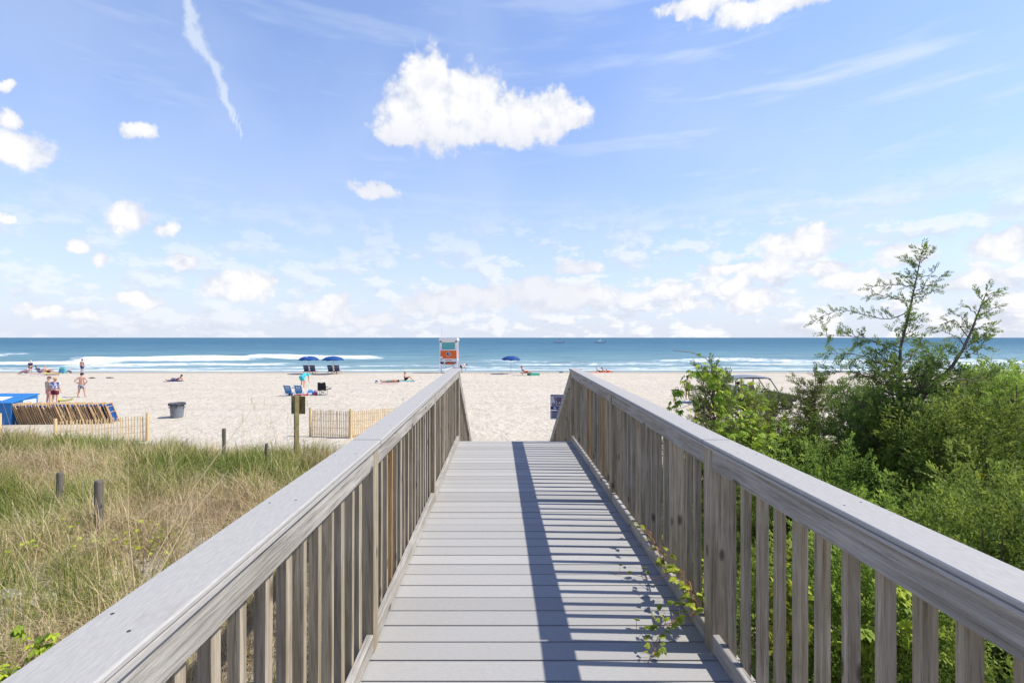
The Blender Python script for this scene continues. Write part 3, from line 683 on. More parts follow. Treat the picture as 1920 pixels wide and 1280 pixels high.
# ------------------------------------------------------------------ main cedar (limbs read off the photograph, given depth around 5 m)
def L3(pts, y0, y1=None):
    y1 = y0 if y1 is None else y1; n = len(pts)-1
    return [np.array(at(px, py, y0+(y1-y0)*i/n)) for i, (px, py) in enumerate(pts)]
YT = 5.0
gz = 1.75
limbs = []
A = [(1690,1090),(1692,950),(1690,860),(1690,780),(1686,700),(1687,625),(1709,580),(1717,539),(1725,500),(1729,472)]
limbs.append((L3(A, YT), .036, .05, .17, .13, .12, .18))
Bm = [(1690,870),(1697,815),(1712,762),(1747,722),(1780,700),(1800,672),(1812,640),(1828,600),(1845,570),(1850,548)]
limbs.append((L3(Bm, YT, YT-.35), .034, .06, .20, .12, .35, .15))
side = [([(1709,580),(1670,600),(1630,592),(1590,580),(1558,583),(1524,603)], .25, .16, .085), ([(1717,539),(1700,536),(1678,532),(1650,537),(1623,541)], .12, .10, .07),
 ([(1709,566),(1690,562),(1665,558),(1645,553),(1630,555)], .12, .10, .07), ([(1721,524),(1705,520),(1690,516),(1680,514)], .08, .08, .06),
 ([(1727,500),(1712,494),(1700,486),(1692,484)], .08, .07, .06), ([(1715,560),(1735,552),(1750,545),(1762,541)], .1, .09, .07),
 ([(1718,545),(1740,535),(1757,525),(1771,513)], .1, .1, .07), ([(1723,524),(1738,517),(1748,512),(1755,502)], .08, .08, .06), ([(1727,492),(1738,482),(1745,474),(1751,467)], .06, .06, .055),
 ([(1687,660),(1665,652),(1640,640),(1609,630),(1580,630),(1547,627)], .3, .2, .11), ([(1688,700),(1665,685),(1643,678),(1620,665),(1595,662),(1552,664)], .3, .2, .12),
 ([(1688,740),(1660,720),(1635,708),(1605,698),(1580,694),(1554,698)], .3, .2, .12), ([(1688,640),(1702,625),(1712,612),(1722,600)], .2, .14, .1), ([(1688,690),(1712,665),(1725,645),(1730,632)], .3, .16, .12),
 ([(1690,760),(1720,720),(1745,695),(1765,668),(1770,655)], .3, .2, .13), ([(1690,800),(1650,775),(1610,755),(1575,735)], .3, .26, .14), ([(1690,830),(1640,815),(1590,800),(1560,770)], .3, .28, .15),
 ([(1808,650),(1795,632),(1775,622),(1760,615),(1748,618)], .15, .1, .075), ([(1815,632),(1800,612),(1785,602),(1772,607)], .12, .1, .07), ([(1820,618),(1806,598),(1792,588),(1778,590)], .1, .09, .07),
 ([(1832,592),(1822,580),(1812,574),(1800,576)], .08, .07, .06), ([(1812,648),(1830,640),(1845,628),(1858,612)], .14, .13, .1), ([(1835,590),(1850,585),(1862,578),(1874,574)], .08, .08, .065), ([(1842,572),(1856,556),(1866,550),(1876,549)], .06, .06, .05),
 ([(1800,672),(1830,660),(1842,645),(1848,632)], .2, .14, .11), ([(1790,690),(1765,690),(1748,680),(1740,664)], .25, .15, .12), ([(1760,715),(1745,715),(1732,700),(1728,690)], .25, .18, .12), ([(1770,705),(1810,715),(1835,712),(1860,700)], .3, .2, .13)]
gg = np.random.default_rng(4)
for pts, dpt, tl, fl in side:
    limbs.append((L3(pts, YT-(.0 if pts[0][0] < 1740 else .2), YT-(.0 if pts[0][0] < 1740 else .2)+gg.uniform(-1.6, 1.6)*dpt), (.010 if fl > .11 else .0055), .036, tl*.52, fl*1.0, .10, .16))
# inner body: more limbs going into depth, dense between y 640 and 900
for i in range(105):
    t = gg.uniform(.24, .66); p, d = polyline(L3(A, YT), t)
    a = gg.uniform(0, 2*math.pi); ln = (.58 - .50*max(0, (t-.30))/.36)*gg.uniform(.6, 1.15)+.10
    e = p+np.array([math.cos(a)*ln, math.sin(a)*ln*1.1, ln*gg.uniform(.25, .7)])
    limbs.append(([p, (p+e)/2+np.array([0, 0, -.03]), e], .010, .06, .17, .12, .25, gg.uniform(.05, .25)))
cedar_on_limbs('tall forked red cedar reaching above the horizon right of the railing', limbs, 21, tuple(at(1690, 1090, YT)))
# smaller young cedars
def young(label, px, topy, basey, Y, seed, w=.34, tone=.18):
    g = np.random.default_rng(seed); base = np.array(at(px, basey, Y)); top = np.array(at(px+g.uniform(-6, 8), topy, Y)); H = top[2]-base[2]
    lm = [([base, base*.5+top*.5+np.array([.02, 0, 0]), top], .022, .035, .12, .12, .1, tone)]
    for i in range(int(26*H)+8):
        t = g.uniform(.05, .86); p = base+(top-base)*t; a = g.uniform(0, 2*math.pi); ln = (w*(1-t)**.8+.06)*g.uniform(.6, 1.3)
        e = p+np.array([math.cos(a)*ln, math.sin(a)*ln, ln*g.uniform(.8, 1.5)]); lm.append(([p, (p+e)/2+np.array([math.cos(a), math.sin(a), 0])*.03, e], .008, .05, .12, .11, .2, tone+g.normal(0, .05)))
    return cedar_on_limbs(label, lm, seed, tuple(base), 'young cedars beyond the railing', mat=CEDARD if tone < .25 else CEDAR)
young('small upright cedar standing alone against the sand left of the tall cedar', 1522, 697, 905, 6.3, 31, .36)
young('slim young cedar wound with creeper just past the railing', 1338, 682, 930, 5.6, 32, .32)
young('bushy young cedar in front of the buggy hood', 1440, 738, 930, 6.0, 33, .42)
young('young cedar standing between the creeper and the buggy', 1392, 728, 930, 5.7, 38, .36, .3)
young('rounded bright green cedar rising behind the right edge of the bushes', 1842, 690, 930, 6.2, 34, .5, .3)
young('yellowish cedar at the far right edge of the frame', 1905, 700, 930, 5.6, 35, .5, .36)
young('leafy little cedar directly left of the tall forked trunk', 1612, 715, 900, 5.6, 36, .38)
# cedar shrubs filling the dune: three source crowns, copied
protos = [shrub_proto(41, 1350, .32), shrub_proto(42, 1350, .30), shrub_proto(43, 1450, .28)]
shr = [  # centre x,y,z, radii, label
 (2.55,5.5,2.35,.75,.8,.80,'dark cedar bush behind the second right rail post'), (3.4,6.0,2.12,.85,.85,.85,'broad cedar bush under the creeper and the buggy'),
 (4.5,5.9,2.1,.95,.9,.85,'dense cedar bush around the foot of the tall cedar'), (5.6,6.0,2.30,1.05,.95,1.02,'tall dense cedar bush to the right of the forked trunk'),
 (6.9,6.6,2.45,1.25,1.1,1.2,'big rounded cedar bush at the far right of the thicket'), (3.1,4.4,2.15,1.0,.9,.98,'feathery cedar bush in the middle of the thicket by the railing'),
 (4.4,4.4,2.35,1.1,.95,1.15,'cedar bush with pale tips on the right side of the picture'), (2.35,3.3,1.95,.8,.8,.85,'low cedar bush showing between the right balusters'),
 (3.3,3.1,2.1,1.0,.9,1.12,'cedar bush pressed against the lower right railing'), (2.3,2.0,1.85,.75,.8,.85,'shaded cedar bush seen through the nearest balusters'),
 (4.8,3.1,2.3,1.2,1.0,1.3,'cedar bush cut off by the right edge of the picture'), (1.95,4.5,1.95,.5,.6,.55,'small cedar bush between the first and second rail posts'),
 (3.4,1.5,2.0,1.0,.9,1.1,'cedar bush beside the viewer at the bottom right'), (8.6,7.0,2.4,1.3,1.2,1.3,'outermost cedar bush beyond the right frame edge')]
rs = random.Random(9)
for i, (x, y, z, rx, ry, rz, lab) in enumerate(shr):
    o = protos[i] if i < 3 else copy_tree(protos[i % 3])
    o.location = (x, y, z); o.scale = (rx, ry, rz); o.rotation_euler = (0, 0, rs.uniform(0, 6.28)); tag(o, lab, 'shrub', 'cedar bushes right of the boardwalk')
# creeper on the slim cedar: leaves over its crown, a hanging tress and an arching bare tendril
def creeper():
    g = np.random.default_rng(61); root = empty('creeper', tuple(at(1340, 930, 5.3)), 0, 'yellow green five leaved creeper climbing over the slim cedar past the railing', 'vine'); off = np.array(root.location)
    st = MB(); B = []; D = []; Sz = []; T = []
    def strand(px, y, n, dens, r=.05, down=.4, rad=.005):
        pts = [np.array(at(a, b, y if not hasattr(y, '__len__') else y[i]))-off for i, (a, b) in enumerate(px)]
        st.tube([polyline(pts, t)[0] for t in np.linspace(0, 1, 14)], list(np.linspace(rad, rad*.4, 14)), 5, cap=False)
        for k in range(n):
            p, d = polyline(pts, g.uniform(0, 1)); o_ = g.normal(0, r, 3); B.append(p+o_); D.append(unit(o_*8+np.array([g.normal(0, .3), -.5, -down])+g.normal(0, .3, 3))); Sz.append(g.uniform(.04, .085)); T.append(g.uniform(.1, .95))
    strand([(1330,930),(1345,820),(1350,740),(1335,705),(1312,690),(1290,700),(1275,730),(1262,768)], 5.1, 95, 1, .022, .8)
    strand([(1350,740),(1344,700),(1325,685),(1300,690)], 5.1, 22, 1, .03, .5)
    strand([(1335,720),(1338,690),(1325,672),(1300,661),(1262,657)], 5.2, 5, 1, .01, .3, .006)
    strand([(1360,930),(1380,840),(1400,770),(1425,745)], 5.2, 75, 1, .13, .5)
    strand([(1390,930),(1420,850),(1445,800),(1460,780)], 5.1, 55, 1, .13, .5)
    strand([(1350,900),(1365,820),(1380,790),(1450,830)], 4.9, 95, 1, .16, .5)
    strand([(1330,860),(1350,820),(1420,850),(1480,890)], 4.7, 60, 1, .14, .5)
    strand([(1490,900),(1440,880),(1390,840)], 4.5, 40, 1, .12, .5)
    strand([(1262,770),(1290,760),(1340,742)], 5.1, 6, 1, .02, .5, .003)
    st.build('stem', plain('vine_stem', (.30,.17,.09), .7, .3), root)
    leaf_mesh('leaf', np.array(B), np.array(D), np.array(Sz), np.array(T), VINE, root, 5, 5, .17)['kind'] = 'stuff'
creeper()
def leafy_clump(label, px, py, Y, n, spread, seed, mat=BROADL, size=(.04, .075), leaflets=1, wid=.4, name='greenbrier'):
    g = np.random.default_rng(seed); root = empty(name, tuple(at(px, py+60, Y)), 0, label, 'vine', 'broad leaved vines'); st = MB(); B = []; D = []
    off = np.array(root.location); c = np.array(at(px, py, Y))-off
    for k in range(7):
        a = np.zeros(3)+g.normal(0, .03, 3); e = c+g.normal(0, 1, 3)*np.array(spread); m_ = (a+e)/2+g.normal(0, .05, 3); st.tube([a, m_, e], [.004, .003, .0015], 4, cap=False)
        for q in range(n//7): t = g.uniform(.3, 1); p = (a*(1-t)+m_*t if t < .6 else m_*(1-t)+e*t)+g.normal(0, .03, 3); B.append(p+0*c); D.append(unit(g.normal(0, 1, 3)+np.array([0, -.6, .1])))
    st.build('stem', BARK, root); leaf_mesh('leaf', np.array(B), np.array(D), g.uniform(*size, len(B)), g.uniform(.1, 1, len(B)), mat, root, seed, leaflets, wid)['kind'] = 'stuff'
leafy_clump('yellow green broad leaves catching light right of the forked cedar', 1800, 800, 4.9, 90, (.12,.1,.09), 71)
leafy_clump('yellow leaves low in the cedar thicket at the right', 1835, 835, 4.7, 60, (.14,.1,.08), 72)
leafy_clump('green creeper leaves seen between the balusters near the first right post', 1480, 1120, 2.9, 90, (.16,.15,.2), 73, VINE, (.05,.09), 5, .26)
leafy_clump('green creeper leaves low behind the nearest balusters', 1620, 1150, 2.6, 70, (.2,.15,.16), 74, VINE, (.05,.09), 5, .26)
# sprigs of creeper reaching over the deck
def sprig(label, pts, nl, seed):
    g = np.random.default_rng(seed); P = [np.array(p) for p in pts]; root = empty('creeper_sprig', tuple(P[0]), 0, label, 'vine', 'sprigs on the deck'); off = P[0]; P = [p-off for p in P]
    st = MB(); st.tube([polyline(P, t)[0] for t in np.linspace(0, 1, 16)], list(np.linspace(.004, .0012, 16)), 5, cap=False); B = []; D = []; Sz = []
    for k in range(nl):
        t = (k+.5)/nl*.97; p, d = polyline(P, t)
        sd_ = unit(np.cross(d, [0, 0, 1]))*(1 if k % 2 else -1); q = p+sd_*g.uniform(.02,.09)*(1.3-t)+np.array([0, 0, .03+g.uniform(0, .07)*(1.1-t)]); st.tube([p, q], [.0014, .001], 4, cap=False)
        B.append(q); D.append(unit(sd_+d*.3+g.normal(0, .3, 3)+np.array([0, 0, .1]))); Sz.append(g.uniform(.036, .062)*(1.15-.6*t))
    st.build('stem', plain('red_vine_stem', (.38,.20,.09), .7, .3), root); leaf_mesh('leaf', np.array(B), np.array(D), np.array(Sz), g.uniform(.25, 1, nl), VINE, root, seed, 5, .24, .2)['kind'] = 'stuff'
def dk(px, py, h=.02): v = gp(px, py, DECK+h); return (v.x, v.y, v.z)
sprig('larger creeper sprig spilling through the near right balusters onto the planks', [(1.14, 2.95, DECK+.16), dk(1310,1150,.13), dk(1262,1160,.09), dk(1240,1190,.05), dk(1225,1225,.02), dk(1215,1243,.01)], 52, 81)
sprig('creeper tendril lying out across the shaded planks from the larger sprig', [(1.14, 2.95, DECK+.14), dk(1300,1165,.12), dk(1255,1168,.06), dk(1205,1180,.02), dk(1175,1178,.012)], 16, 82)
sprig('thin creeper sprig halfway along the deck by the toe board', [(1.14, 3.75, DECK+.13), dk(1255,1080,.13), dk(1225,1085,.06), dk(1195,1078,.03), dk(1140,1070,.012)], 16, 83)
sprig('short creeper shoot climbing over the right toe board', [(1.14, 3.95, DECK+.08), dk(1262,1068,.16), dk(1240,1052,.14), dk(1228,1042,.12)], 12, 84)
# ------------------------------------------------------------------ dune grass (uncountable)
def grass(name, n, xr, yr, hr, wr, seed, straw=.5, clump=True, reject=None, bend=.5):
    g = np.random.default_rng(seed)
    x = g.uniform(*xr, n*2); 
    y = yr[0]+(yr[1]-yr[0])*g.uniform(0, 1, n*2)
    keep = np.ones(n*2, bool)
    if clump:
        c = np.sin(x*5.1+2*np.sin(y*2.3))*np.sin(y*4.3+1.7*np.sin(x*1.9))+.6*np.sin(x*11+y*3)*np.sin(y*9.7-x*2)
        keep &= g.uniform(-1.4, 1.0, n*2) < c*1.35+.30
    if reject is not None: keep &= ~reject(x, y)
    x, y = x[keep][:n], y[keep][:n]; m = len(x)
    z = np.array([dune(a, b) for a, b in zip(x, y)])-.02
    ok = z > .25; x, y, z = x[ok], y[ok], z[ok]; m = len(x)
    lean_dir = g.uniform(0, 2*np.pi, m)*.8+np.sin(x*1.9+y*1.5)*2.0+2.2
    tuft = np.clip(.5+.5*np.sin(x*2.6+1.8*np.sin(y*1.7))*np.sin(y*2.9+1.5*np.sin(x*2.2)), 0, 1)
    h = g.uniform(*hr, m)*(.45+.75*tuft); lean = np.abs(g.normal(0, bend, m))+.08
    w = g.uniform(*wr, m)*(.8+y*.075)
    dx, dy = np.cos(lean_dir), np.sin(lean_dir); px_, py_ = -dy, dx
    a2 = g.uniform(0, np.pi, m); qx, qy = np.cos(a2), np.sin(a2)
    P = []; 
    for t, ww in ((0, 1), (.4, .9), (.75, .6), (1, .08)):
        cx = x+dx*h*lean*t*t; cy = y+dy*h*lean*t*t; cz = z+h*(t-.35*lean*t*t)
        P.append(np.stack([cx-qx*w*ww, cy-qy*w*ww, cz], -1)); P.append(np.stack([cx+qx*w*ww, cy+qy*w*ww, cz], -1))
    V = np.stack(P, 1).reshape(-1, 3); b = np.arange(m)[:, None]*8
    Fq = np.concatenate([b+np.array([[0,1,3,2]]), b+np.array([[2,3,5,4]]), b+np.array([[4,5,7,6]])], 0)
    patch = .5+.5*np.sin(x*.9+1.3*np.sin(y*.7))*np.sin(y*1.1+.8)-.35*(tuft-.5)
    tone = np.clip(g.normal(straw, .26, m)+(patch-.5)*.8, 0, 1)
    o = arr_mesh(name, V, Fq, np.repeat(tone, 8), GRASS, None); tag(o, kind='stuff'); return o
def offwalk(x, y): return (x > -.80) & (x < 1.25) & (y < 12.4)
g1 = grass('dune_grass', 150000, (-15, -.78), (1.2, 14.5), (.24, .64), (.0018, .0038), 91, .45, True, offwalk, .8)
tag(g1, 'green and straw coloured dune grass covering the slope left of the boardwalk', 'grass')
g2 = grass('thatch', 90000, (-14, -.78), (1.2, 14), (.16, .38), (.0014, .0028), 92, .74, True, offwalk, 1.5)
tag(g2, 'flattened dead straw between the living dune grass', 'grass')
g3 = grass('dune_grass', 36000, (-.9, 12), (.8, 14.5), (.15, .42), (.0012, .0026), 93, .45, True, lambda x, y: (x < 1.25) & (x > -.8) & (y < 5), .6)
tag(g3, 'sparse grass on the dune under the cedar bushes and beneath the deck', 'grass')
def stalks():
    g = np.random.default_rng(95); mb = MB(); 
    for k in range(210):
        if k < 150: x = g.uniform(-13.5, -1.1); y = g.uniform(8.0, 12.6)
        elif k < 185: x = g.uniform(-6, -1.3); y = g.uniform(3, 8)
        else: x = g.uniform(1.5, 9); y = g.uniform(9.5, 13)
        z = dune(x, y); h = g.uniform(.7, 1.35)*(1 if k < 150 or k >= 185 else .75); a = g.normal(-.1, .16); b_ = g.normal(0, .1)
        P = [(x+a*h*t*t*1.3+a*h*t*.5, y+b_*h*t, z+h*t) for t in (0, .3, .6, .85, 1)]
        mb.tube(P, [.0032, .0028, .0022, .0018, .0012], 4, cap=False, tone=.5+.35*g.random())
        if g.random() < .3:
            e = Vector(P[-1]); 
            for q in range(4): mb.tube([e-Vector((0,0,.035*q)), e-Vector((0,0,.035*q))+Vector((g.normal(0,.012), 0, .05))], [.006, .001], 4, tone=.7)
    # long pale blown stems leaning over the slope
    for (p0, p1, Y, lean) in (((255,1110),(470,770),3.2,.5), ((290,1090),(430,880),3.4,.4), ((255,1130),(240,850),3.6,.1), ((350,1180),(700,840),3.0,.5)):
        a = at(*p0, Y); b2 = at(*p1, Y+lean); mid = (a+b2)/2+Vector((-.03, 0, .05)); mb.tube([a-Vector((0,0,.3)), a, mid, b2], [.004, .004, .003, .0012], 5, cap=False, tone=.7)
    tag(mb.build('sea_oats', GRASS, None), 'thin dry seed stalks standing above the dune grass', 'grass', kind='stuff')
stalks()
# yellow leaves trailing in the grass
def ground_vine(label, spots, seed, mat=VINE):
    g = np.random.default_rng(seed); P = [hit(a, b, .22) for a, b in spots]; root = empty('ground_vine', tuple(P[0]), 0, label, 'vine', 'vines in the dune grass'); st = MB(); B = []; D = []
    off = P[0]; st.tube([p-off-Vector((0,0,.08)) for p in P], .003, 4, cap=False)
    for p in P:
        for k in range(5): B.append(np.array(p-off)+g.normal(0, .045, 3)*np.array([1.6, 1.6, .6])); D.append(g.normal(0, 1, 3)*np.array([1, 1, .2])+np.array([0, -.3, .2]))
    st.build('stem', BARK, root); leaf_mesh('leaf', np.array(B), np.array(D), g.uniform(.035, .065, len(B)), g.uniform(.3, 1, len(B)), mat, root, seed, 1, .45, .1)['kind'] = 'stuff'
ground_vine('bright yellow green vine leaves scattered across the grass on the left', [(15,1040),(50,1015),(75,1020),(95,985),(110,980),(150,985),(160,1018),(205,1010),(250,1000),(262,990),(300,1005),(310,1030)], 96)
ground_vine('small vine patch in the grass close to the left rail', [(235,1000),(262,1018),(285,1040),(300,1005),(318,1010)], 97)
leafy_clump('dense low green leaves in the bottom left corner', 25, 1235, 3.1, 140, (.22,.2,.09), 98, VINE, (.03,.06), 3, .3, 'ground_vine')
# ------------------------------------------------------------------ people: one skinned body each, clothes and hair as children
def skin_mesh(name, verts, edges, radii, mat, parent, sub=2, root=0):
    me = bpy.data.meshes.new(name); me.from_pydata([tuple(v) for v in verts], edges, []); me.materials.append(mat)
    o = link(bpy.data.objects.new(name, me), parent)
    o.modifiers.new('skin', 'SKIN')
    sv = me.skin_vertices[0].data
    for i, r in enumerate(radii): sv[i].radius = r if hasattr(r, '__len__') else (r, r); sv[i].use_root = (i == root)
    o.modifiers['skin'].use_smooth_shade = True
    m = o.modifiers.new('sub', 'SUBSURF'); m.levels = sub; m.render_levels = sub
    return o
def V3(*a): return Vector(a)
POSES = {
 # local frame: figure faces +Y, metres, z=0 on the ground
 'stand': dict(pel=(0,0,.93), che=(0,.0,1.28), nek=(0,0,1.48), hed=(0,.02,1.62), elb=[(.25,-.02,1.12),(-.25,-.02,1.12)], han=[(.27,.06,.86),(-.27,.06,.86)], kne=[(.11,.02,.5),(-.11,.02,.5)], ank=[(.13,-.02,.08),(-.13,-.02,.08)]),
 'hips': dict(pel=(0,0,.93), che=(0,.0,1.28), nek=(0,0,1.48), hed=(0,.03,1.62), elb=[(.42,-.08,1.16),(-.42,-.08,1.16)], han=[(.19,.05,.98),(-.19,.05,.98)], kne=[(.17,.02,.5),(-.17,.02,.5)], ank=[(.24,-.02,.08),(-.24,-.02,.08)]),
 'sit': dict(pel=(0,0,.13), che=(0,-.06,.45), nek=(0,-.04,.64), hed=(0,0,.78), elb=[(.27,.05,.34),(-.27,.05,.34)], han=[(.14,.28,.36),(-.14,.28,.36)], kne=[(.14,.42,.42),(-.14,.42,.42)], ank=[(.12,.72,.06),(-.12,.72,.06)]),
 'recline': dict(pel=(0,0,.30), che=(0,-.22,.56), nek=(0,-.33,.73), hed=(0,-.38,.87), elb=[(.29,-.08,.50),(-.29,-.08,.50)], han=[(.27,.16,.46),(-.27,.16,.46)], kne=[(.12,.42,.44),(-.12,.42,.44)], ank=[(.12,.80,.14),(-.12,.80,.14)]),
 'lie': dict(pel=(0,0,.12), che=(0,-.36,.15), nek=(0,-.56,.16), hed=(0,-.72,.17), elb=[(.30,-.50,.08),(-.30,-.50,.08)], han=[(.20,-.78,.06),(-.20,-.78,.06)], kne=[(.12,.44,.10),(-.12,.44,.10)], ank=[(.13,.86,.08),(-.13,.86,.08)]),
 'propped': dict(pel=(0,0,.12), che=(0,-.30,.27), nek=(0,-.46,.40), hed=(0,-.54,.54), elb=[(.24,-.52,.06),(-.24,-.52,.06)], han=[(.20,-.28,.05),(-.20,-.28,.05)], kne=[(.12,.40,.30),(-.12,.42,.10)], ank=[(.12,.66,.08),(-.12,.86,.08)]),
 'legup': dict(pel=(0,0,.12), che=(0,-.36,.14), nek=(0,-.54,.20), hed=(0,-.68,.27), elb=[(.28,-.50,.10),(-.28,-.5,.2)], han=[(.16,-.74,.16),(-.16,-.66,.36)], kne=[(.12,.40,.30),(-.12,.34,.28)], ank=[(.12,.50,.62),(-.12,.66,.07)]),
 'bend': dict(pel=(0,-.12,.90), che=(0,.22,1.06), nek=(0,.42,1.10), hed=(0,.55,1.06), elb=[(.24,.36,.80),(-.24,.36,.80)], han=[(.20,.46,.52),(-.20,.46,.52)], kne=[(.13,.02,.5),(-.13,.02,.5)], ank=[(.14,-.05,.08),(-.14,-.05,.08)]),
 'crouch': dict(pel=(0,-.10,.38), che=(0,.12,.68), nek=(0,.26,.82), hed=(0,.34,.94), elb=[(.26,.28,.52),(-.26,.28,.52)], han=[(.16,.44,.30),(-.16,.44,.30)], kne=[(.17,.30,.48),(-.17,.30,.48)], ank=[(.15,.02,.08),(-.15,.02,.08)]),
 'seatchair': dict(pel=(0,0,.47), che=(0,-.08,.80), nek=(0,-.08,1.0), hed=(0,-.05,1.14), elb=[(.27,.04,.70),(-.27,.04,.70)], han=[(.18,.30,.66),(-.18,.30,.66)], kne=[(.13,.42,.52),(-.13,.42,.52)], ank=[(.13,.48,.08),(-.13,.48,.08)]),
}
def person(loc, rz, pose, label, skin=SKIN, hair=HAIRD, shirt=None, shorts=NAVY, hat=None, hatkind='cap', scale=1.0, group=None, longhair=False, bulk=1.0, suit=None):
    P = {k: ([V3(*q) for q in v] if isinstance(v, list) else V3(*v)) for k, v in POSES[pose].items()}
    root = empty('person', loc, rz, label, 'person', group); root.scale = (scale,)*3
    pel, che, nek, hed = P['pel'], P['che'], P['nek'], P['hed']
    vs = [pel, (pel+che)/2, che, nek, hed, hed+(hed-nek).normalized()*.07]; rd = [(.15*bulk,.11*bulk), (.135*bulk,.105*bulk), (.155*bulk,.105*bulk), .055, .085, .085]
    ed = [(0,1),(1,2),(2,3),(3,4),(4,5)]
    axis = (che-pel).normalized(); fw = (nek-che)
    # nose
    face = V3(0,1,0) if abs(axis.z) > .5 else V3(0,0,1)
    vs.append(hed+face*.098+axis*.01); rd.append(.012); ed.append((4,6))
    for i, sx in enumerate((1,-1)):
        sh = che+axis*.13+V3(sx*.19*bulk,0,0); k = len(vs)
        e, h = P['elb'][i], P['han'][i]; hd = (h-e).normalized(); sd_ = hd.cross(V3(0,0,1) if abs(hd.z) < .9 else V3(1,0,0)).normalized()
        vs += [che+axis*.10+V3(sx*.09,0,0), sh, (sh+e)/2, e, (e+h)/2, h, h+hd*.05]; rd += [.075,.062,.052,.042,.038,.028,.034]
        ed += [(2,k),(k,k+1),(k+1,k+2),(k+2,k+3),(k+3,k+4),(k+4,k+5),(k+5,k+6)]
        curl = V3(0,0,-.012)
        for q in range(4):
            a = len(vs); o_ = sd_*(q-1.5)*.020; L = (.068,.078,.074,.06)[q]
            vs += [h+hd*.075+o_, h+hd*(.075+L*.5)+o_+curl*.5, h+hd*(.075+L)+o_+curl]; rd += [.010,.009,.008]; ed += [(k+6,a),(a,a+1),(a+1,a+2)]
        a = len(vs); vs += [h+hd*.03+sd_*.038, h+hd*.07+sd_*.052]; rd += [.011,.009]; ed += [(k+5,a),(a,a+1)]
        hp = pel+V3(sx*.09,0,0)-axis*.04; kn, an = P['kne'][i], P['ank'][i]; k = len(vs)
        sv_ = (kn-hp); ft = V3(0,1,0) if (kn-an).z > .15 or pose in ('stand','hips') else V3(0,.25,1).normalized()
        if pose == 'legup' and i == 0: ft = V3(0,.3,.95)
        vs += [hp, hp+sv_*.45, kn, kn+(an-kn)*.35, an, an+ft*.10-V3(0,0,.035)*(1 if ft.y > .8 else 0), an+ft*.18-V3(0,0,.045)*(1 if ft.y > .8 else 0)]; rd += [.10*bulk,.082*bulk,.06,.058,.038,.040,.03]
        ed += [(0,k)]+[(k+j,k+j+1) for j in range(6)]
    skin_mesh('body', vs, ed, rd, skin, root)
    hz_ = hed+(hed-nek).normalized()*.035
    up = (hed-nek).normalized()
    back = -face
    m = MB(); m.ball(hz_+back*.022+up*.02, .100, .102, .098, 12, 8)
    if longhair: m.ball(hz_+back*.07-up*.10, .085, .05, .13, 10, 6)
    m.build('hair', hair, root, smooth=True)
    m = MB()
    for sx in (1,-1): m.ball(hed+face*.082+V3(sx*.03,0,0)+up*.02, .011, .007, .009, 6, 4)
    m.build('eyes', BLACK, root)
    if hat:
        m = MB(); c = hz_+up*.045
        m.ball(c, .112, .118, .085, 12, 8)
        if hatkind == 'cap': m.add([c+V3(-.07,.06,-.02), c+V3(.07,.06,-.02), c+V3(.055,.20,-.03), c+V3(-.055,.20,-.03), c+V3(-.07,.06,-.005), c+V3(.07,.06,-.005), c+V3(.055,.20,-.02), c+V3(-.055,.20,-.02)], [(0,1,2,3),(7,6,5,4),(0,4,5,1),(1,5,6,2),(2,6,7,3),(3,7,4,0)])
        else: m.lathe([(.09,.0),(.20,-.025),(.205,-.035),(.09,-.015)], 16, tuple(c-V3(0,0,.01)))
        m.build('hat', hat, root, smooth=True)
    if shirt:
        v2 = [pel-axis*.02, (pel+che)/2, che, che+axis*.16]; r2 = [(.175*bulk,.135*bulk),(.165*bulk,.13*bulk),(.18*bulk,.13*bulk),.085]; e2 = [(0,1),(1,2),(2,3)]
        for i, sx in enumerate((1,-1)):
            sh = che+axis*.13+V3(sx*.19*bulk,0,0); k = len(v2); v2 += [che+axis*.09+V3(sx*.10,0,0), sh, sh+(P['elb'][i]-sh)*.7]; r2 += [.085,.078,.078]; e2 += [(2,k),(k,k+1),(k+1,k+2)]
        skin_mesh('shirt', v2, e2, r2, shirt, root)
    if suit:
        skin_mesh('swimsuit', [pel-axis*.03, (pel+che)/2, che], [(0,1),(1,2)], [(.158*bulk,.118),(.145,.112),(.163,.112)], suit, root)
    if shorts:
        v2 = [pel+axis*.05, pel]; r2 = [(.165*bulk,.125*bulk),(.17*bulk,.13*bulk)]; e2 = [(0,1)]
        for i, sx in enumerate((1,-1)):
            hp = pel+V3(sx*.09,0,0)-axis*.04; k = len(v2); v2 += [hp, hp+(P['kne'][i]-hp)*.4, hp+(P['kne'][i]-hp)*.75]; r2 += [.125*bulk,.108*bulk,.102*bulk]; e2 += [(1,k),(k,k+1),(k+1,k+2)]
        skin_mesh('shorts', v2, e2, r2, shorts, root)
    return root
def on(px, py, z=0): v = gp(px, py, z); v.z = dune(v.x, v.y)-.01; return tuple(v)
FWD = 0.0; TOWARD = math.pi; RIGHT = -math.pi/2; LEFT = math.pi/2
person(on(153,744.5), R(10), 'hips', 'shirtless person with hands on hips in patterned shorts and dark cap', SKIN, HAIRD, None, CAMO, NAVY, bulk=1.12)
person(on(91,756), R(-18), 'stand', 'person in beige shirt and brown cap standing left of a floral shirt', SKIN, HAIRG, BEIGE, PINK, MAROON, bulk=1.1, scale=.99)
person(on(103,757), R(12), 'stand', 'person in blue and white floral shirt and straw hat', SKIN, HAIRG, HAWAII, MAROON, STRAW, 'brim', bulk=1.2, scale=1.0)
person(on(154,700), R(0), 'stand', 'shirtless person in bright blue shorts walking at the water edge', SKIN, HAIRD, None, BLUE, bulk=1.0)
person(on(330,714), RIGHT+R(180), 'propped', 'person in blue lying on the sand alone above the grey bin', SKIN2, HAIRD, None, BLUE, bulk=1.0, suit=BLUE)
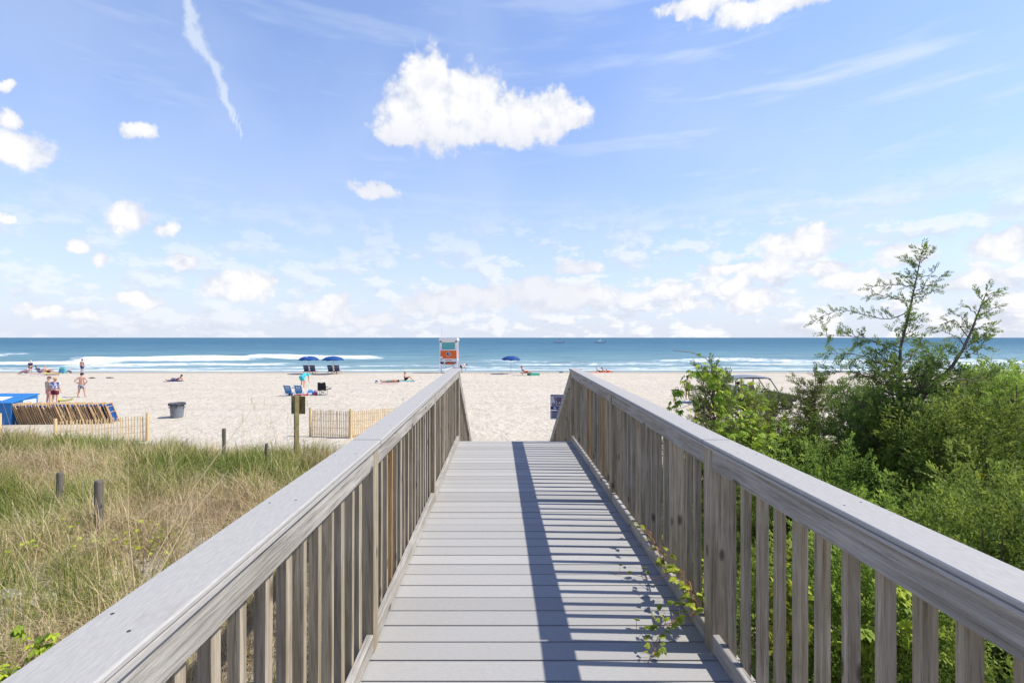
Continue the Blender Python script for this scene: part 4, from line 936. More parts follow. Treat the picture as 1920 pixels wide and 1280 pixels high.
person(on(57,698.5), R(20), 'stand', 'person with white cap and navy top upright behind the left group', SKIN, HAIRG, NAVY, NAVY, UMBW, bulk=1.1, scale=.88)
person(on(50,702), LEFT, 'recline', 'person in mauve floral cloth lounging lowest in the left group', SKIN2, HAIRB, FLORAL, PURPLE)
person(on(74,701), RIGHT, 'recline', 'dark haired person in navy lounging in the middle of the left group', SKIN2, HAIRD, NAVY, PURPLE)
person(on(90,700.5), RIGHT, 'recline', 'sunburnt bare chested person leaning back at the right of the left group', SKIN, HAIRB, None, MAROON, bulk=1.15)
person(on(568,727), R(-20), 'bend', 'person in turquoise shirt bending beside the blue low chairs', SKIN, HAIRB, TURQ, TURQ, TURQ, bulk=1.25, scale=1.05)
person(on(760,713), RIGHT, 'sit', 'person in black swimsuit sitting upright on the sand left of the lifeguard stand', SKIN, HAIRB, None, BLACK, suit=BLACK, longhair=True)
person(on(732,717), LEFT, 'lie', 'person lying flat on a towel left of the sitting swimmer', SKIN2, HAIRD, None, TEAL)
person(on(866,697), RIGHT, 'bend', 'person in blue cap and white shirt stooping right of the lifeguard stand', SKIN, HAIRD, UMBW, MAROON, BLUE, bulk=1.1, scale=.97)
person(on(1126,696), RIGHT+math.pi, 'legup', 'sunbather on a coral towel with one leg raised near the water', SKIN2, HAIRD, None, MAROON)
person(on(1137,696.4), LEFT+math.pi, 'propped', 'second sunbather on the coral towel propped on the elbows', SKIN, HAIRD, None, RED)
person(on(1289,749), R(200), 'stand', 'person in black shorts standing behind the hanging creeper', SKIN2, HAIRD, BEIGE, BLACK, scale=.95)
person(on(1737,703), R(0), 'stand', 'person in white shirt and navy shorts near the water behind the tall cedar', SKIN, HAIRG, UMBW, NAVY)
# ------------------------------------------------------------------ towels, boards, bags
def flat(name, loc, sx, sy, rz, mat, label, cat, h=.03, group=None):
    g = random.Random(hash(label) % 1000 if False else len(label)*7); n = 8; V = []; F = []
    for k in (0, 1):
        for i in range(n+1):
            for j in range(n+1): V.append(((i/n-.5)*sx, (j/n-.5)*sy, (h if k else 0)+(.012*math.sin(i*1.9+j*1.1) if k else -.02)))
    N1 = (n+1)**2
    for i in range(n):
        for j in range(n): a = i*(n+1)+j; F += [(a, a+1, a+n+2, a+n+1), (N1+a, N1+a+n+1, N1+a+n+2, N1+a+1)]
    rim = [i*(n+1) for i in range(n+1)]+[n*(n+1)+j for j in range(1, n+1)]+[i*(n+1)+n for i in range(n-1, -1, -1)]+[j for j in range(n-1, 0, -1)]
    for a, b in zip(rim, rim[1:]+rim[:1]): F.append((a, b, N1+b, N1+a))
    o = MB().add(V, F).build(name, mat, None, smooth=False); o.location = loc; o.rotation_euler = (0, 0, rz); return tag(o, label, cat, group)
flat('beach_towel', on(1128,697), 2.6, 1.5, 0, CORAL, 'coral towel under the two sunbathers near the water', 'towel')
flat('beach_towel', on(1291,754), 1.2, .7, R(12), BLUE, 'blue towel on the sand behind the creeper', 'towel')
flat('beach_towel', on(762,715), 1.7, .8, 0, TEAL, 'teal towel under the sitting swimmer', 'towel')
flat('beach_towel', on(730,719), 1.8, .6, 0, PINK, 'pink towel under the flat lying person', 'towel')
flat('beach_towel', on(326,715), 1.6, .8, 0, NAVY, 'navy towel under the lone sunbather above the bin', 'towel')
flat('beach_towel', on(72,703), 4.4, 1.5, 0, FLORAL, 'long floral towel spread beneath the left group', 'towel')
flat('beach_towel', on(567,740), 1.1, .7, 0, RED, 'red towel dropped between the blue chairs and the cooler bag', 'towel')
flat('beach_towel', on(1000,703.5), 1.1, 1.0, R(20), GREENT, 'green towel trailing off the lounge chair by the single umbrella', 'towel', .28)
def board(label, loc, L, w, rz, mat):
    m = MB(); n = 18; pts = []
    for i in range(n+1):
        t = i/n; y = (t-.5)*L; ww = w*math.sin(math.pi*min(1, .06+t*.94)**.8)**.55*.5; pts.append((y, max(.03, ww), .06+.16*abs(2*t-1)**3))
    vs = []; 
    for y, ww, z in pts: vs += [(y, -ww, z), (y, ww, z), (y, ww*.85, z-.07), (y, -ww*.85, z-.07)]
    fs = [(i*4+a, i*4+(a+1)%4, i*4+4+(a+1)%4, i*4+4+a) for i in range(n) for a in range(4)]+[(3,2,1,0), (n*4,n*4+1,n*4+2,n*4+3)]
    root = empty('paddle_board', loc, rz, label, 'board'); m.add(vs, fs).build('deck', mat, root, smooth=False)
    m = MB(); m.bar((-L*.38,0,.02), (-L*.38,0,-.1), .01, .12); m.build('fin', BLACK, root); root.location.z += .12
    return root
board('yellow green board resting on the sand beside the couple', on(122,754), 1.0, .42, R(5), YELL)
board('olive yellow board lying below the left group near the water', on(99,703), 1.9, .6, R(2), YELL)
def bag(name, label, loc, w, d, h, mat, mat2, cat):
    root = empty(name, loc, R(15), label, cat); m = MB(); m.add([(-w/2,-d/2,0),(w/2,-d/2,0),(w/2,d/2,0),(-w/2,d/2,0),(-w*.44,-d*.42,h*.75),(w*.44,-d*.42,h*.75),(w*.44,d*.42,h*.75),(-w*.44,d*.42,h*.75),(-w*.3,-d*.2,h),(w*.3,-d*.2,h),(w*.3,d*.2,h),(-w*.3,d*.2,h)],
      [(3,2,1,0),(0,1,5,4),(1,2,6,5),(2,3,7,6),(3,0,4,7),(4,5,9,8),(5,6,10,9),(6,7,11,10),(7,4,8,11),(8,9,10,11)]); m.build('pouch', mat, root, bevel=.02)
    m = MB(); m.tube([(-w*.3,0,h*.9),(-w*.22,0,h*1.25),(w*.22,0,h*1.25),(w*.3,0,h*.9)], .018, 6); m.build('handle', mat2, root)
    m = MB(); m.box(-w*.3, -d/2-.03, h*.1, w*.3, -d/2, h*.5); m.build('pocket', mat2, root, bevel=.01); return root
bag('beach_bag', 'blue and white cooler bag between the blue chairs and the black chair', on(582,740), .42, .34, .40, SKYBL, UMBW, 'bag')
bag('beach_bag', 'teal beach bag standing by the water right of the left group', on(117,699), .6, .45, .75, TEAL, SKYBL, 'bag')
bag('beach_bag', 'small black and white bag on the sand near the teal bag', on(129,698.5), .5, .35, .35, DGREY, UMBW, 'bag')
bag('backpack', 'black backpack standing on the sand left of the creeper', on(1269,743), .45, .34, .52, BLACK, DGREY, 'backpack')
bag('beach_bag', 'tiny blue bag on the sand left of the lying person', on(706,718), .25, .2, .25, BLUE, UMBW, 'bag')
bag('beach_bag', 'mauve bag at the foot of the black chair', on(591,740), .3, .25, .3, PURPLE, RED, 'bag')
bag('beach_bag', 'dark pouch on the sand close to the blue low chairs', on(545,741), .3, .22, .16, NAVY, DGREY, 'bag')
# wrack clumps on the sand
def clump(px, py, w, label):
    g = random.Random(int(px)); m = MB(); x, y, z = on(px, py)
    for k in range(26):
        a = g.uniform(0, 6.28); r = g.uniform(0, w/2); p0 = (r*math.cos(a)*1.6, r*math.sin(a), 0); m.tube([p0, (p0[0]+g.uniform(-.1,.1), p0[1]+g.uniform(-.1,.1), g.uniform(.05,.14)), (p0[0]+g.uniform(-.2,.2), p0[1]+g.uniform(-.2,.2), .0)], .02, 4)
    o = m.build('seaweed', DGREY, None); o.location = (x, y, z); tag(o, label, 'seaweed', 'seaweed clumps')
clump(172.5, 709.3, .30, 'dark seaweed clump on the sand below the walker in blue shorts'); clump(204.5, 708.8, .36, 'seaweed clump farther right toward the lone sunbather'); clump(1052, 697, .3, 'small seaweed clump near the water left of the railing end')
# ------------------------------------------------------------------ chairs
def low_chair(label, loc, rz, fab, emb, group, name='beach_chair'):
    root = empty(name, loc, rz, label, 'chair', group)      # occupant faces +Y
    w = .27; m = MB()
    for sx in (-w, w):
        m.tube([(sx,-.42,.0),(sx,.30,.0)], .014, 6); m.tube([(sx,.30,.0),(sx,.26,.22)], .014, 6); m.tube([(sx,-.42,0),(sx,-.08,.42)], .014, 6)
        m.tube([(sx,-.05,.14),(sx,-.42,.80)], .014, 6); m.tube([(sx,-.05,.14),(sx,.34,.20)], .014, 6); m.tube([(sx,-.26,.46),(sx,.22,.42)], .018, 6)
    m.tube([(-w,-.42,0),(w,-.42,0)], .014, 6); m.tube([(-w,-.42,.80),(w,-.42,.80)], .014, 6)
    m.build('frame', UMBW, root, smooth=True)
    m = MB(); m.bar((0,-.055,.15), (0,-.415,.785), 2*w-.02, .012, up=(0,1,0)); m.build('backrest', fab, root)
    m = MB(); m.bar((0,-.04,.15), (0,.33,.20), 2*w-.02, .012); m.build('seat', fab, root)
    if emb:
        m = MB(); n = Vector((0,-.87,-.49)).normalized(); c = Vector((0,-.335,.64))+n*.016; u = Vector((1,0,0)); v = Vector((0,-.49,.87)).normalized()
        k = 16; ring = []
        for rr in (1, .62): ring += [c+u*math.cos(2*math.pi*i/k)*.15*rr+v*math.sin(2*math.pi*i/k)*.075*rr for i in range(k)]
        m.add(ring, [(i, (i+1)%k, k+(i+1)%k, k+i) for i in range(k)])
        m.bar(c-v*.19-u*.17, c-v*.19+u*.17, .02, .03); m.build('emblem', UMBW, root)
    return root
low_chair('blue low beach chair with white oval emblem, left of its pair', on(543,741), R(-4), SKYBL, True, 'blue low chairs')
low_chair('blue low beach chair with white oval emblem in front of the bending person', on(562,741), R(3), SKYBL, True, 'blue low chairs')
def camp_chair(label, loc, rz):
    root = empty('camp_chair', loc, rz, label, 'chair'); w = .30; m = MB()
    m.tube([(-w,-.28,0),(w,.28,.42)], .016, 6); m.tube([(w,-.28,0),(-w,.28,.42)], .016, 6); m.tube([(-w,.28,0),(w,-.28,.42)], .016, 6); m.tube([(w,.28,0),(-w,-.28,.42)], .016, 6)
    for sx in (-w, w): m.tube([(sx,-.28,.0),(sx,-.26,.60),(sx*.93,-.36,1.0)], .016, 6); m.tube([(sx,.28,.0),(sx,.28,.60)], .016, 6); 
    m.build('frame', STEEL, root, smooth=True)
    m = MB(); m.add([(-w,-.27,.40),(w,-.27,.40),(w*.93,-.37,1.02),(0,-.33,.95),(-w*.93,-.37,1.02),(-w,-.25,.40),(w,-.25,.40),(w*.93,-.35,1.02),(0,-.31,.95),(-w*.93,-.35,1.02)], [(0,4,3,2,1),(5,6,7,8,9),(0,1,6,5),(1,2,7,6),(2,3,8,7),(3,4,9,8),(4,0,5,9)]); m.build('backrest', BLACK, root)
    m = MB(); m.box(-w, -.28, .38, w, .28, .42); m.build('seat', BLACK, root)
    for sx in (-w, w): m = MB(); m.box(sx-.05, -.28, .60, sx+.05, .30, .62); m.build('armrest', DGREY, root)
    m = MB(); m.box(w+.05,-.1,.45, w+.30,.2,.48); m.bar((w+.05,.05,.45),(w+.32,.05,.62),.05,.02); m.build('side_tray', BLACK, root)
    return root
camp_chair('black folding camp chair with side tray on the sand', on(605,740), R(8))
def lounger(label, loc, rz, group, fab=NAVY):
    root = empty('beach_lounger', loc, rz, label, 'lounge chair', group); w = .30      # feet toward +Y
    m = MB()
    for sx in (-w, w):
        m.bar((sx,-.55,.30), (sx,.80,.30), .04, .05); m.bar((sx,-.40,.30), (sx,-.30,0), .04, .05); m.bar((sx,.62,.30), (sx,.55,0), .04, .05); m.bar((sx,-.20,.30), (sx,-.58,1.06), .04, .05); m.bar((sx,-.45,.62), (sx,.1,.56), .05, .03)
    m.bar((-w,.78,.30), (w,.78,.30), .04, .05); m.bar((-w,-.50,.30), (w,-.50,.30), .04, .05); m.bar((-w,-.58,1.05), (w,-.58,1.05), .04, .04); m.build('frame', W_CHAIR, root)
    for a, b in (((0,-.22,.34),(0,-.36,.62)), ((0,-.37,.65),(0,-.47,.84)), ((0,-.48,.87),(0,-.57,1.05))): m = MB(); m.bar(a, b, 2*w-.03, .02, up=(0,1,0)); m.build('backrest', fab, root)
    m = MB(); m.box(-w+.02, -.18, .335, w-.02, .76, .355); m.build('seat', fab, root); return root
for i, (px, lab) in enumerate(((577,'navy lounger at left under the umbrella with a white badge'),(588,'navy lounger at right under the umbrella with a white badge'),(622,'navy lounger at left under the plain umbrella of the pair'),(633.5,'navy lounger at right under the plain umbrella of the pair'))):
    lounger(lab, on(px, 700.5), R((-3,4,-5,2)[i]), 'navy loungers under the paired umbrellas')
lg = lounger('lounge chair with an occupant right of the single blue umbrella', on(985,703.5), RIGHT, None, FLORAL)
person(tuple(Vector(on(985,703.5))+Vector((-.0,0,.08))), RIGHT, 'recline', 'person lounging in the chair right of the single blue umbrella', SKIN, HAIRD, FLORAL, RED)
# low chairs that seat the left group
# ------------------------------------------------------------------ umbrellas
def umbrella(label, loc, r, group, badge=False, rz=0, tilt=0):
    root = empty('beach_umbrella', loc, rz, label, 'umbrella', group); H = 1.72
    m = MB(); m.tube([(0,0,0),(0,0,H+.42)], .022, 8); m.build('pole', UMBW if badge else STEEL, root, smooth=True)
    n = 8; rings = 6; V = [(0,0,H+.40)]; 
    for k in range(1, rings+1):
        t = k/rings
        for a in range(n*4):
            an = 2*math.pi*a/(n*4); rib = abs(math.cos(an*n/2)); rr = r*math.sin(t*1.35)/math.sin(1.35); zz = H+.40*(math.cos(t*1.45)-math.cos(1.45))/(1-math.cos(1.45))-.045*(1-rib)*t*t
            V.append((rr*math.cos(an), rr*math.sin(an), zz))
    N_ = n*4; Fs = [(0, 1+a, 1+(a+1)%N_) for a in range(N_)]+[(1+(k-1)*N_+a, 1+k*N_+a, 1+k*N_+(a+1)%N_, 1+(k-1)*N_+(a+1)%N_) for k in range(1, rings) for a in range(N_)]
    o = MB().add(V, Fs).build('canopy', BLUE, root, smooth=True); sm_ = o.modifiers.new('thick', 'SOLIDIFY'); sm_.thickness = .012
    m = MB()
    k = (rings-1)*N_
    for a in range(N_):
        p, q = Vector(V[1+k+a]), Vector(V[1+k+(a+1)%N_]); dz = .07*(.6+.4*abs(math.sin(a*math.pi/4)))
        m.add([p, q, q-Vector((0,0,dz)), p-Vector((0,0,dz))], [(0,1,2,3)])
    o = m.build('valance', BLUE, root); o.modifiers.new('thick', 'SOLIDIFY').thickness = .008
    m = MB()
    for a in range(n): an = 2*math.pi*a/n; m.tube([(0,0,H+.1), (r*.55*math.cos(an), r*.55*math.sin(an), H+.22)], .008, 4)
    m.build('rib', STEEL, root); m = MB(); m.ball((0,0,H+.43), .03, .03, .04, 8, 5); m.build('finial', UMBW, root)
    if badge:
        m = MB(); c = Vector((0,-r*.64,H+.235)); k = 12
        nrm = Vector((0,-.55,.83)).normalized(); v = Vector((0,.83,.55)).normalized(); u = Vector((1,0,0)); c += nrm*.02
        sh = [(-.16,.12),(-.08,.15),(0,.12),(.08,.15),(.16,.12),(.15,-.02),(.08,-.14),(0,-.18),(-.08,-.14),(-.15,-.02)]
        vs = [c+u*a+v*b for a, b in sh]; m.add(vs+[p-nrm*.03 for p in vs], [tuple(range(10)), tuple(range(19,9,-1))]+[(i, (i+1)%10, 10+(i+1)%10, 10+i) for i in range(10)]); m.build('badge', UMBW, root)
    return root
umbrella('blue beach umbrella with a white badge, left of the pair', on(579,701), 1.16, 'blue beach umbrellas', True)
umbrella('plain blue beach umbrella, right of the pair', on(624.5,701.5), 1.20, 'blue beach umbrellas', False, R(12))
umbrella('single blue beach umbrella right of the lifeguard stand', on(958,700.5), 1.12, 'blue beach umbrellas', False, R(22))
# ------------------------------------------------------------------ folded wooden loungers stacked in a row
def folded(loc):
    root = empty('folded_lounger', loc, 0, 'folded wooden beach lounger with blue fabric leaning in the long row by the box', 'folded chair', 'folded loungers leaning in a row'); L = 1.08; th = R(-22)
    def q(y, s, o=0): return (math.sin(th)*s+o, y, math.cos(th)*s)
    m = MB()
    for y in (0, .62): m.bar(q(y,0), q(y,L), .045, .026); 
    m.bar(q(0,.02), q(.62,.02), .03, .045); m.bar(q(0,L-.02), q(.62,L-.02), .03, .045); m.bar(q(0,L*.55), q(.62,L*.55), .02, .03); m.build('frame', W_CHAIR, root)
    m = MB()
    for y in (.05, .57): m.bar(q(y,.04,.045), q(y,L*.86,.02), .045, .022)
    m.bar(q(.05,L*.84,.03), q(.57,L*.84,.03), .02, .03); m.build('leg_frame', W_CHAIR, root)
    m = MB(); m.bar(q(.31,.08,-.012), q(.31,L-.04,-.012), .54, .012, up=(math.cos(th),0,-math.sin(th))); m.build('fabric', BLUE, root); return root
bx0 = gp(36, 795.5); bx1 = gp(212, 793); n_f = 37
f0 = folded((0,0,0)); rf = random.Random(12)
for i in range(n_f):
    o = f0 if i == 0 else copy_tree(f0); t = i/(n_f-1); p = bx0*(1-t)+bx1*t
    p.y += -.25*math.sin(t*math.pi)+rf.uniform(-.04,.04); o.location = (p.x+rf.uniform(-.02,.02), p.y, dune(p.x, p.y)); o.rotation_euler = (0, rf.uniform(-.05,.05), rf.uniform(-.06,.06)+.10)
    s_ = rf.uniform(.95,1.03); o.scale = (s_, s_, s_)
    if i == n_f-1: o['label'] = 'folded lounger ending the row at the right, its blue fabric showing'; o.rotation_euler = (0, .06, .22)
    elif i == 0: o['label'] = 'folded lounger at the left end of the row, leaning against the blue box'
# ------------------------------------------------------------------ blue rental box
def rental_box():
    root = empty('storage_box', tuple(gp(10, 796)), 0, 'large blue wooden storage box with sloping lid at the left edge', 'storage box'); ox = root.location.x
    def X(v): return v-ox
    y0 = 0; x0, x1 = -26.2, -24.15; D = 1.35; root.location.z = dune(-24.5, 23.6)-.02
    m = MB(); m.add([(X(x0),0,0),(X(x1),0,0),(X(x1),D,0),(X(x0),D,0),(X(x0),0,1.08),(X(x1),0,1.08),(X(x1),D,1.36),(X(x0),D,1.36)], [(3,2,1,0),(0,1,5,4),(1,2,6,5),(2,3,7,6),(3,0,4,7),(4,5,6,7)]); m.build('body', BOXBL, root, bevel=.01)
    m = MB(); m.add([(X(x0)-.05,-.06,1.075),(X(x1)+.05,-.06,1.075),(X(x1)+.05,D+.05,1.375),(X(x0)-.05,D+.05,1.375),(X(x0)-.05,-.06,1.12),(X(x1)+.05,-.06,1.12),(X(x1)+.05,D+.05,1.42),(X(x0)-.05,D+.05,1.42)], [(3,2,1,0),(0,1,5,4),(1,2,6,5),(2,3,7,6),(3,0,4,7),(4,5,6,7)]); m.build('lid', BOXBL, root, bevel=.006)
    m = MB(); m.box(X(x1), D*.42, .86, X(x1)+.012, D*.92, 1.16); m.build('notice', SIGNW, root)
    m = MB(); 
    for k in range(3): m.box(X(x1)+.012, D*.50, .94+k*.07, X(x1)+.015, D*(.84-.08*k), .965+k*.07)
    m.build('lettering', SKYBL, root)
    s_ = (1.42-1.12)/(D+.11)
    m = MB(); m.add([(X(-26.0),.25,1.135+.25*s_),(X(-24.9),.25,1.135+.25*s_),(X(-24.9),.80,1.135+.80*s_+.005),(X(-26.0),.80,1.135+.80*s_+.005),(X(-26.0),.25,1.15+.25*s_),(X(-24.9),.25,1.15+.25*s_),(X(-24.9),.80,1.15+.80*s_+.005),(X(-26.0),.80,1.15+.80*s_+.005)], [(3,2,1,0),(0,1,5,4),(1,2,6,5),(2,3,7,6),(3,0,4,7),(4,5,6,7)]); m.build('white_panel', SIGNW, root)
    m = MB(); m.box(X(-25.5), -.025, .74, X(-24.9), -.001, .86); m.build('hasp', SIGNG, root)
    for x in (x0+.03, x1-.03): m = MB(); m.box(X(x)-.05, -.04, 0, X(x)+.05, -.002, 1.06); m.build('corner_batten', BOXBL, root)
rental_box()
# ------------------------------------------------------------------ grey bin
def bin_():
    root = empty('trash_bin', on(332,782), R(10), 'grey plastic litter bin with a dark liner on the open sand', 'litter bin')
    m = MB(); m.lathe([(.0,.0),(.27,.0),(.29,.05),(.345,.70),(.375,.70),(.375,.78),(.345,.78),(.335,.70),(.27,.06),(0,.06)], 28); m.build('bin', GREYP, root, smooth=False)
    m = MB(); g = random.Random(3); k = 28; vs = []
    prof = [(.33,.60),(.35,.795),(.385,.80),(.41,.70)]
    for j, (r, z) in enumerate(prof):
        for i in range(k): a = 2*math.pi*i/k; rr = r*(1+(.05*math.sin(i*1.7)+.04*math.sin(i*3.1))*(j/3)); vs.append((rr*math.cos(a), rr*math.sin(a), z-(.05*math.sin(i*2.3)*(j == 3))))
    m.add(vs, [(j*k+i, j*k+(i+1)%k, (j+1)*k+(i+1)%k, (j+1)*k+i) for j in range(3) for i in range(k)]); o = m.build('liner', DGREY, root, smooth=True); o.modifiers.new('t', 'SOLIDIFY').thickness = .006
    for a in (0, math.pi): m = MB(); c = Vector((math.cos(a)*.36, math.sin(a)*.36, .56)); m.bar(c+Vector((0,-.09,0)), c+Vector((0,.09,0)), .06, .05); m.build('handle', GREYP, root)
    m = MB(); m.lathe([(.338,.56),(.348,.56),(.350,.59),(.340,.59)], 28); m.build('rib', GREYP, root)
bin_()
# ------------------------------------------------------------------ sand fences
def sand_fence(label, pts, h, n, posts, mat=W_NEW, group='slatted sand fences'):
    """pts world polyline; pickets wired together; posts positions 0..1"""
    g = random.Random(int(abs(pts[0][0])*100)); P = [Vector(p) for p in pts]; root = empty('sand_fence', tuple(P[0]), 0, label, 'fence', group); off = P[0]; P = [p-off for p in P]
    m = MB(); wires = [[], [], [], []]
    for i in range(n+1):
        t = i/n; p, d = polyline(P, t); p = Vector(p); d = Vector(d); zt = h*(1+g.uniform(-.025,.025)); ln = g.uniform(-.02,.02)
        m.bar(p+Vector((0,0,.02)), p+d*ln+Vector((0,0,zt)), .036, .010, up=tuple(d.cross(Vector((0,0,1)))))
        for k, w in enumerate(wires): w.append(p+Vector((0,0,h*(.12+.25*k))))
    m.build('pickets', mat, root)
    for w in wires: m = MB(); m.tube(w, .005, 4); m.build('wire', DGREY, root)
    for t in posts:
        p, d = polyline(P, t); p = Vector(p)+Vector((0,-.07,0)); m = MB(); m.tube([p+Vector((0,0,-.3)), p+Vector((0,0,h+.12))], .055, 10); m.build('post', mat, root, smooth=False)
    return root
def G(px, py, z=0): v = gp(px, py, z); return (v.x, v.y, dune(v.x, v.y)-.03)
sand_fence('pale slat sand fence in front of the folded loungers at left', [G(107,840), G(170,834), G(279,826)], 1.08, 30, [0, 1])
sand_fence('end of a slat sand fence cut by the left picture edge', [G(-160,838), G(-60,836), G(3,832)], 1.15, 30, [1])
sand_fence('pale slat sand fence running behind the left railing', [G(583,817), G(660,821), G(800,806)], 1.18, 62, [0, .36])
sand_fence('weathered slat fence partly hidden by the creeper and small cedars', [G(1303,790), G(1360,787), G(1425,789)], .95, 30, [0, 1], W_CHAIR)
sand_fence('slat fence glimpsed behind the right edge of the cedar thicket', [G(1770,795), G(1860,790)], 1.2, 26, [0, 1], W_NEW)
# ------------------------------------------------------------------ old posts in the dune
def dpost(label, px, topy, Y, r, lean=0):
    t = at(px, topy, Y); b = Vector((t.x-lean, Y, dune(t.x, Y)-.2)); root = empty('wooden_post', tuple(b), 0, label, 'post', 'old posts in the dune grass'); m = MB(); n = 12; H = t-b
    m.tube([(0,0,0), tuple(H*.5), tuple(H*.97), tuple(H)], [r*1.04, r, r, r*.9], n); m.build('stake', W_POSTOLD, root, smooth=False)
    m = MB(); c = H*.62; m.lathe([(r*1.06,-.004),(r*1.1,0),(r*1.06,.004)], n, tuple(c)); m.build('wire_ring', DGREY, root)
dpost('thickest grey round post in the grass nearest the viewer', 185.5, 900, 5.9, .048)
dpost('grey round post left of the thickest one in the grass', 112, 885, 7.3, .041)
dpost('thin round post on the dune crest against the pale sand', 420, 803, 10.6, .040)
dpost('short dark post in the grass left of the sign post', 500, 831, 9.2, .030)
# sign seen from behind
def sign_back():
    Y = 10.6; t = at(556, 741, Y); b = Vector((t.x, Y, dune(t.x, Y)-.3)); root = empty('sign_post', tuple(b), 0, 'wooden post with olive backed sign plates seen from behind in the dune grass', 'sign'); H = t.z-b.z
    m = MB(); m.box(-.045,-.045,0,.045,.045,H); o = m.build('post', plain('treated_post', (.30,.25,.11), .8, .3, 12), root, bevel=.005); o.rotation_euler = (0,0,R(38))
    for a, dx, dy in ((R(8), -.045, .075), (R(-20), .09, .06)):
        m = MB(); w = .10; m.box(-w,-.004,H-.42,w,.004,H-.02); o = m.build('sign_plate', OLIVE, root, bevel=.003); o.location = (dx, dy, 0); o.rotation_euler = (0,0,a)
sign_back()
def text_mesh(body, size, mat, parent, loc, rot, name='lettering', ext=.002):
    cu = bpy.data.curves.new(name, 'FONT'); cu.body = body; cu.size = size; cu.align_x = 'CENTER'; cu.extrude = ext; cu.offset = size*.035
    to = bpy.data.objects.new('tmp', cu); C.objects.link(to); bpy.context.view_layer.update()
    me = bpy.data.meshes.new_from_object(to.evaluated_get(bpy.context.evaluated_depsgraph_get())); bpy.data.objects.remove(to)
    me.materials.clear(); me.materials.append(mat); me.name = name
    o = link(bpy.data.objects.new(name, me), parent); o.location = loc; o.rotation_euler = rot; return o
def keep_off():
    Y = 11.9; x = (1046.5-CX)/F*Y; zt = CAMZ-(739.5-CY)/F*Y; k = Y/F        # metres per photograph pixel
    b = (x, Y, dune(x, Y)-.2); root = empty('keep_off_sign', b, R(-4), 'white sign reading KEEP OFF DUNES behind the right stair rail', 'sign'); H = zt-b[2]; w = 14.5*k
    m = MB(); m.box(-.04,.012,0,.04,.08,H-.04); m.build('post', W_VERT, root)
    m = MB(); m.box(-w,-.003,H-29*k,w,.003,H); m.build('upper_plate', SIGNW, root, bevel=.001)
    m = MB(); m.box(-w,-.003,H-46*k,w,.003,H-29.6*k); m.build('lower_plate', SIGNG, root, bevel=.001)
    m = MB(); m.box(-w+.004,-.006,H-2.6*k,w-.004,-.004,H-.4*k); m.build('top_band', SIGNB, root)
    m = MB(); m.box(-w+.004,-.006,H-28*k,w-.004,-.004,H-22.4*k); m.build('lower_band', SIGNB, root)
    rot = (R(90), 0, 0)
    for s_, z in (('KEEP', 9.6), ('OFF', 15.2), ('DUNES', 21.2)): text_mesh(s_, 7.0*k, SIGNR, root, (0,-.007,H-z*k), rot)
    text_mesh('PLEASE', 2.6*k, SIGNB, root, (0,-.007,H-4.9*k), rot) if False else None
    m = MB(); m.box(-w*.6,-.008,H-26.6*k,-w*.25,-.0065,H-23.8*k); m.box(-w*.05,-.008,H-25.6*k,w*.7,-.0065,H-24.8*k); m.build('arrow_mark', SIGNW, root)
    m = MB()
    for q in range(4): m.box(-w*.8,-.006,H-(33.2+q*3.4)*k,w*(.7-.18*(q%2)),-.0045,H-(31.6+q*3.4)*k)
    m.build('small_print', SIGNB, root)
keep_off()
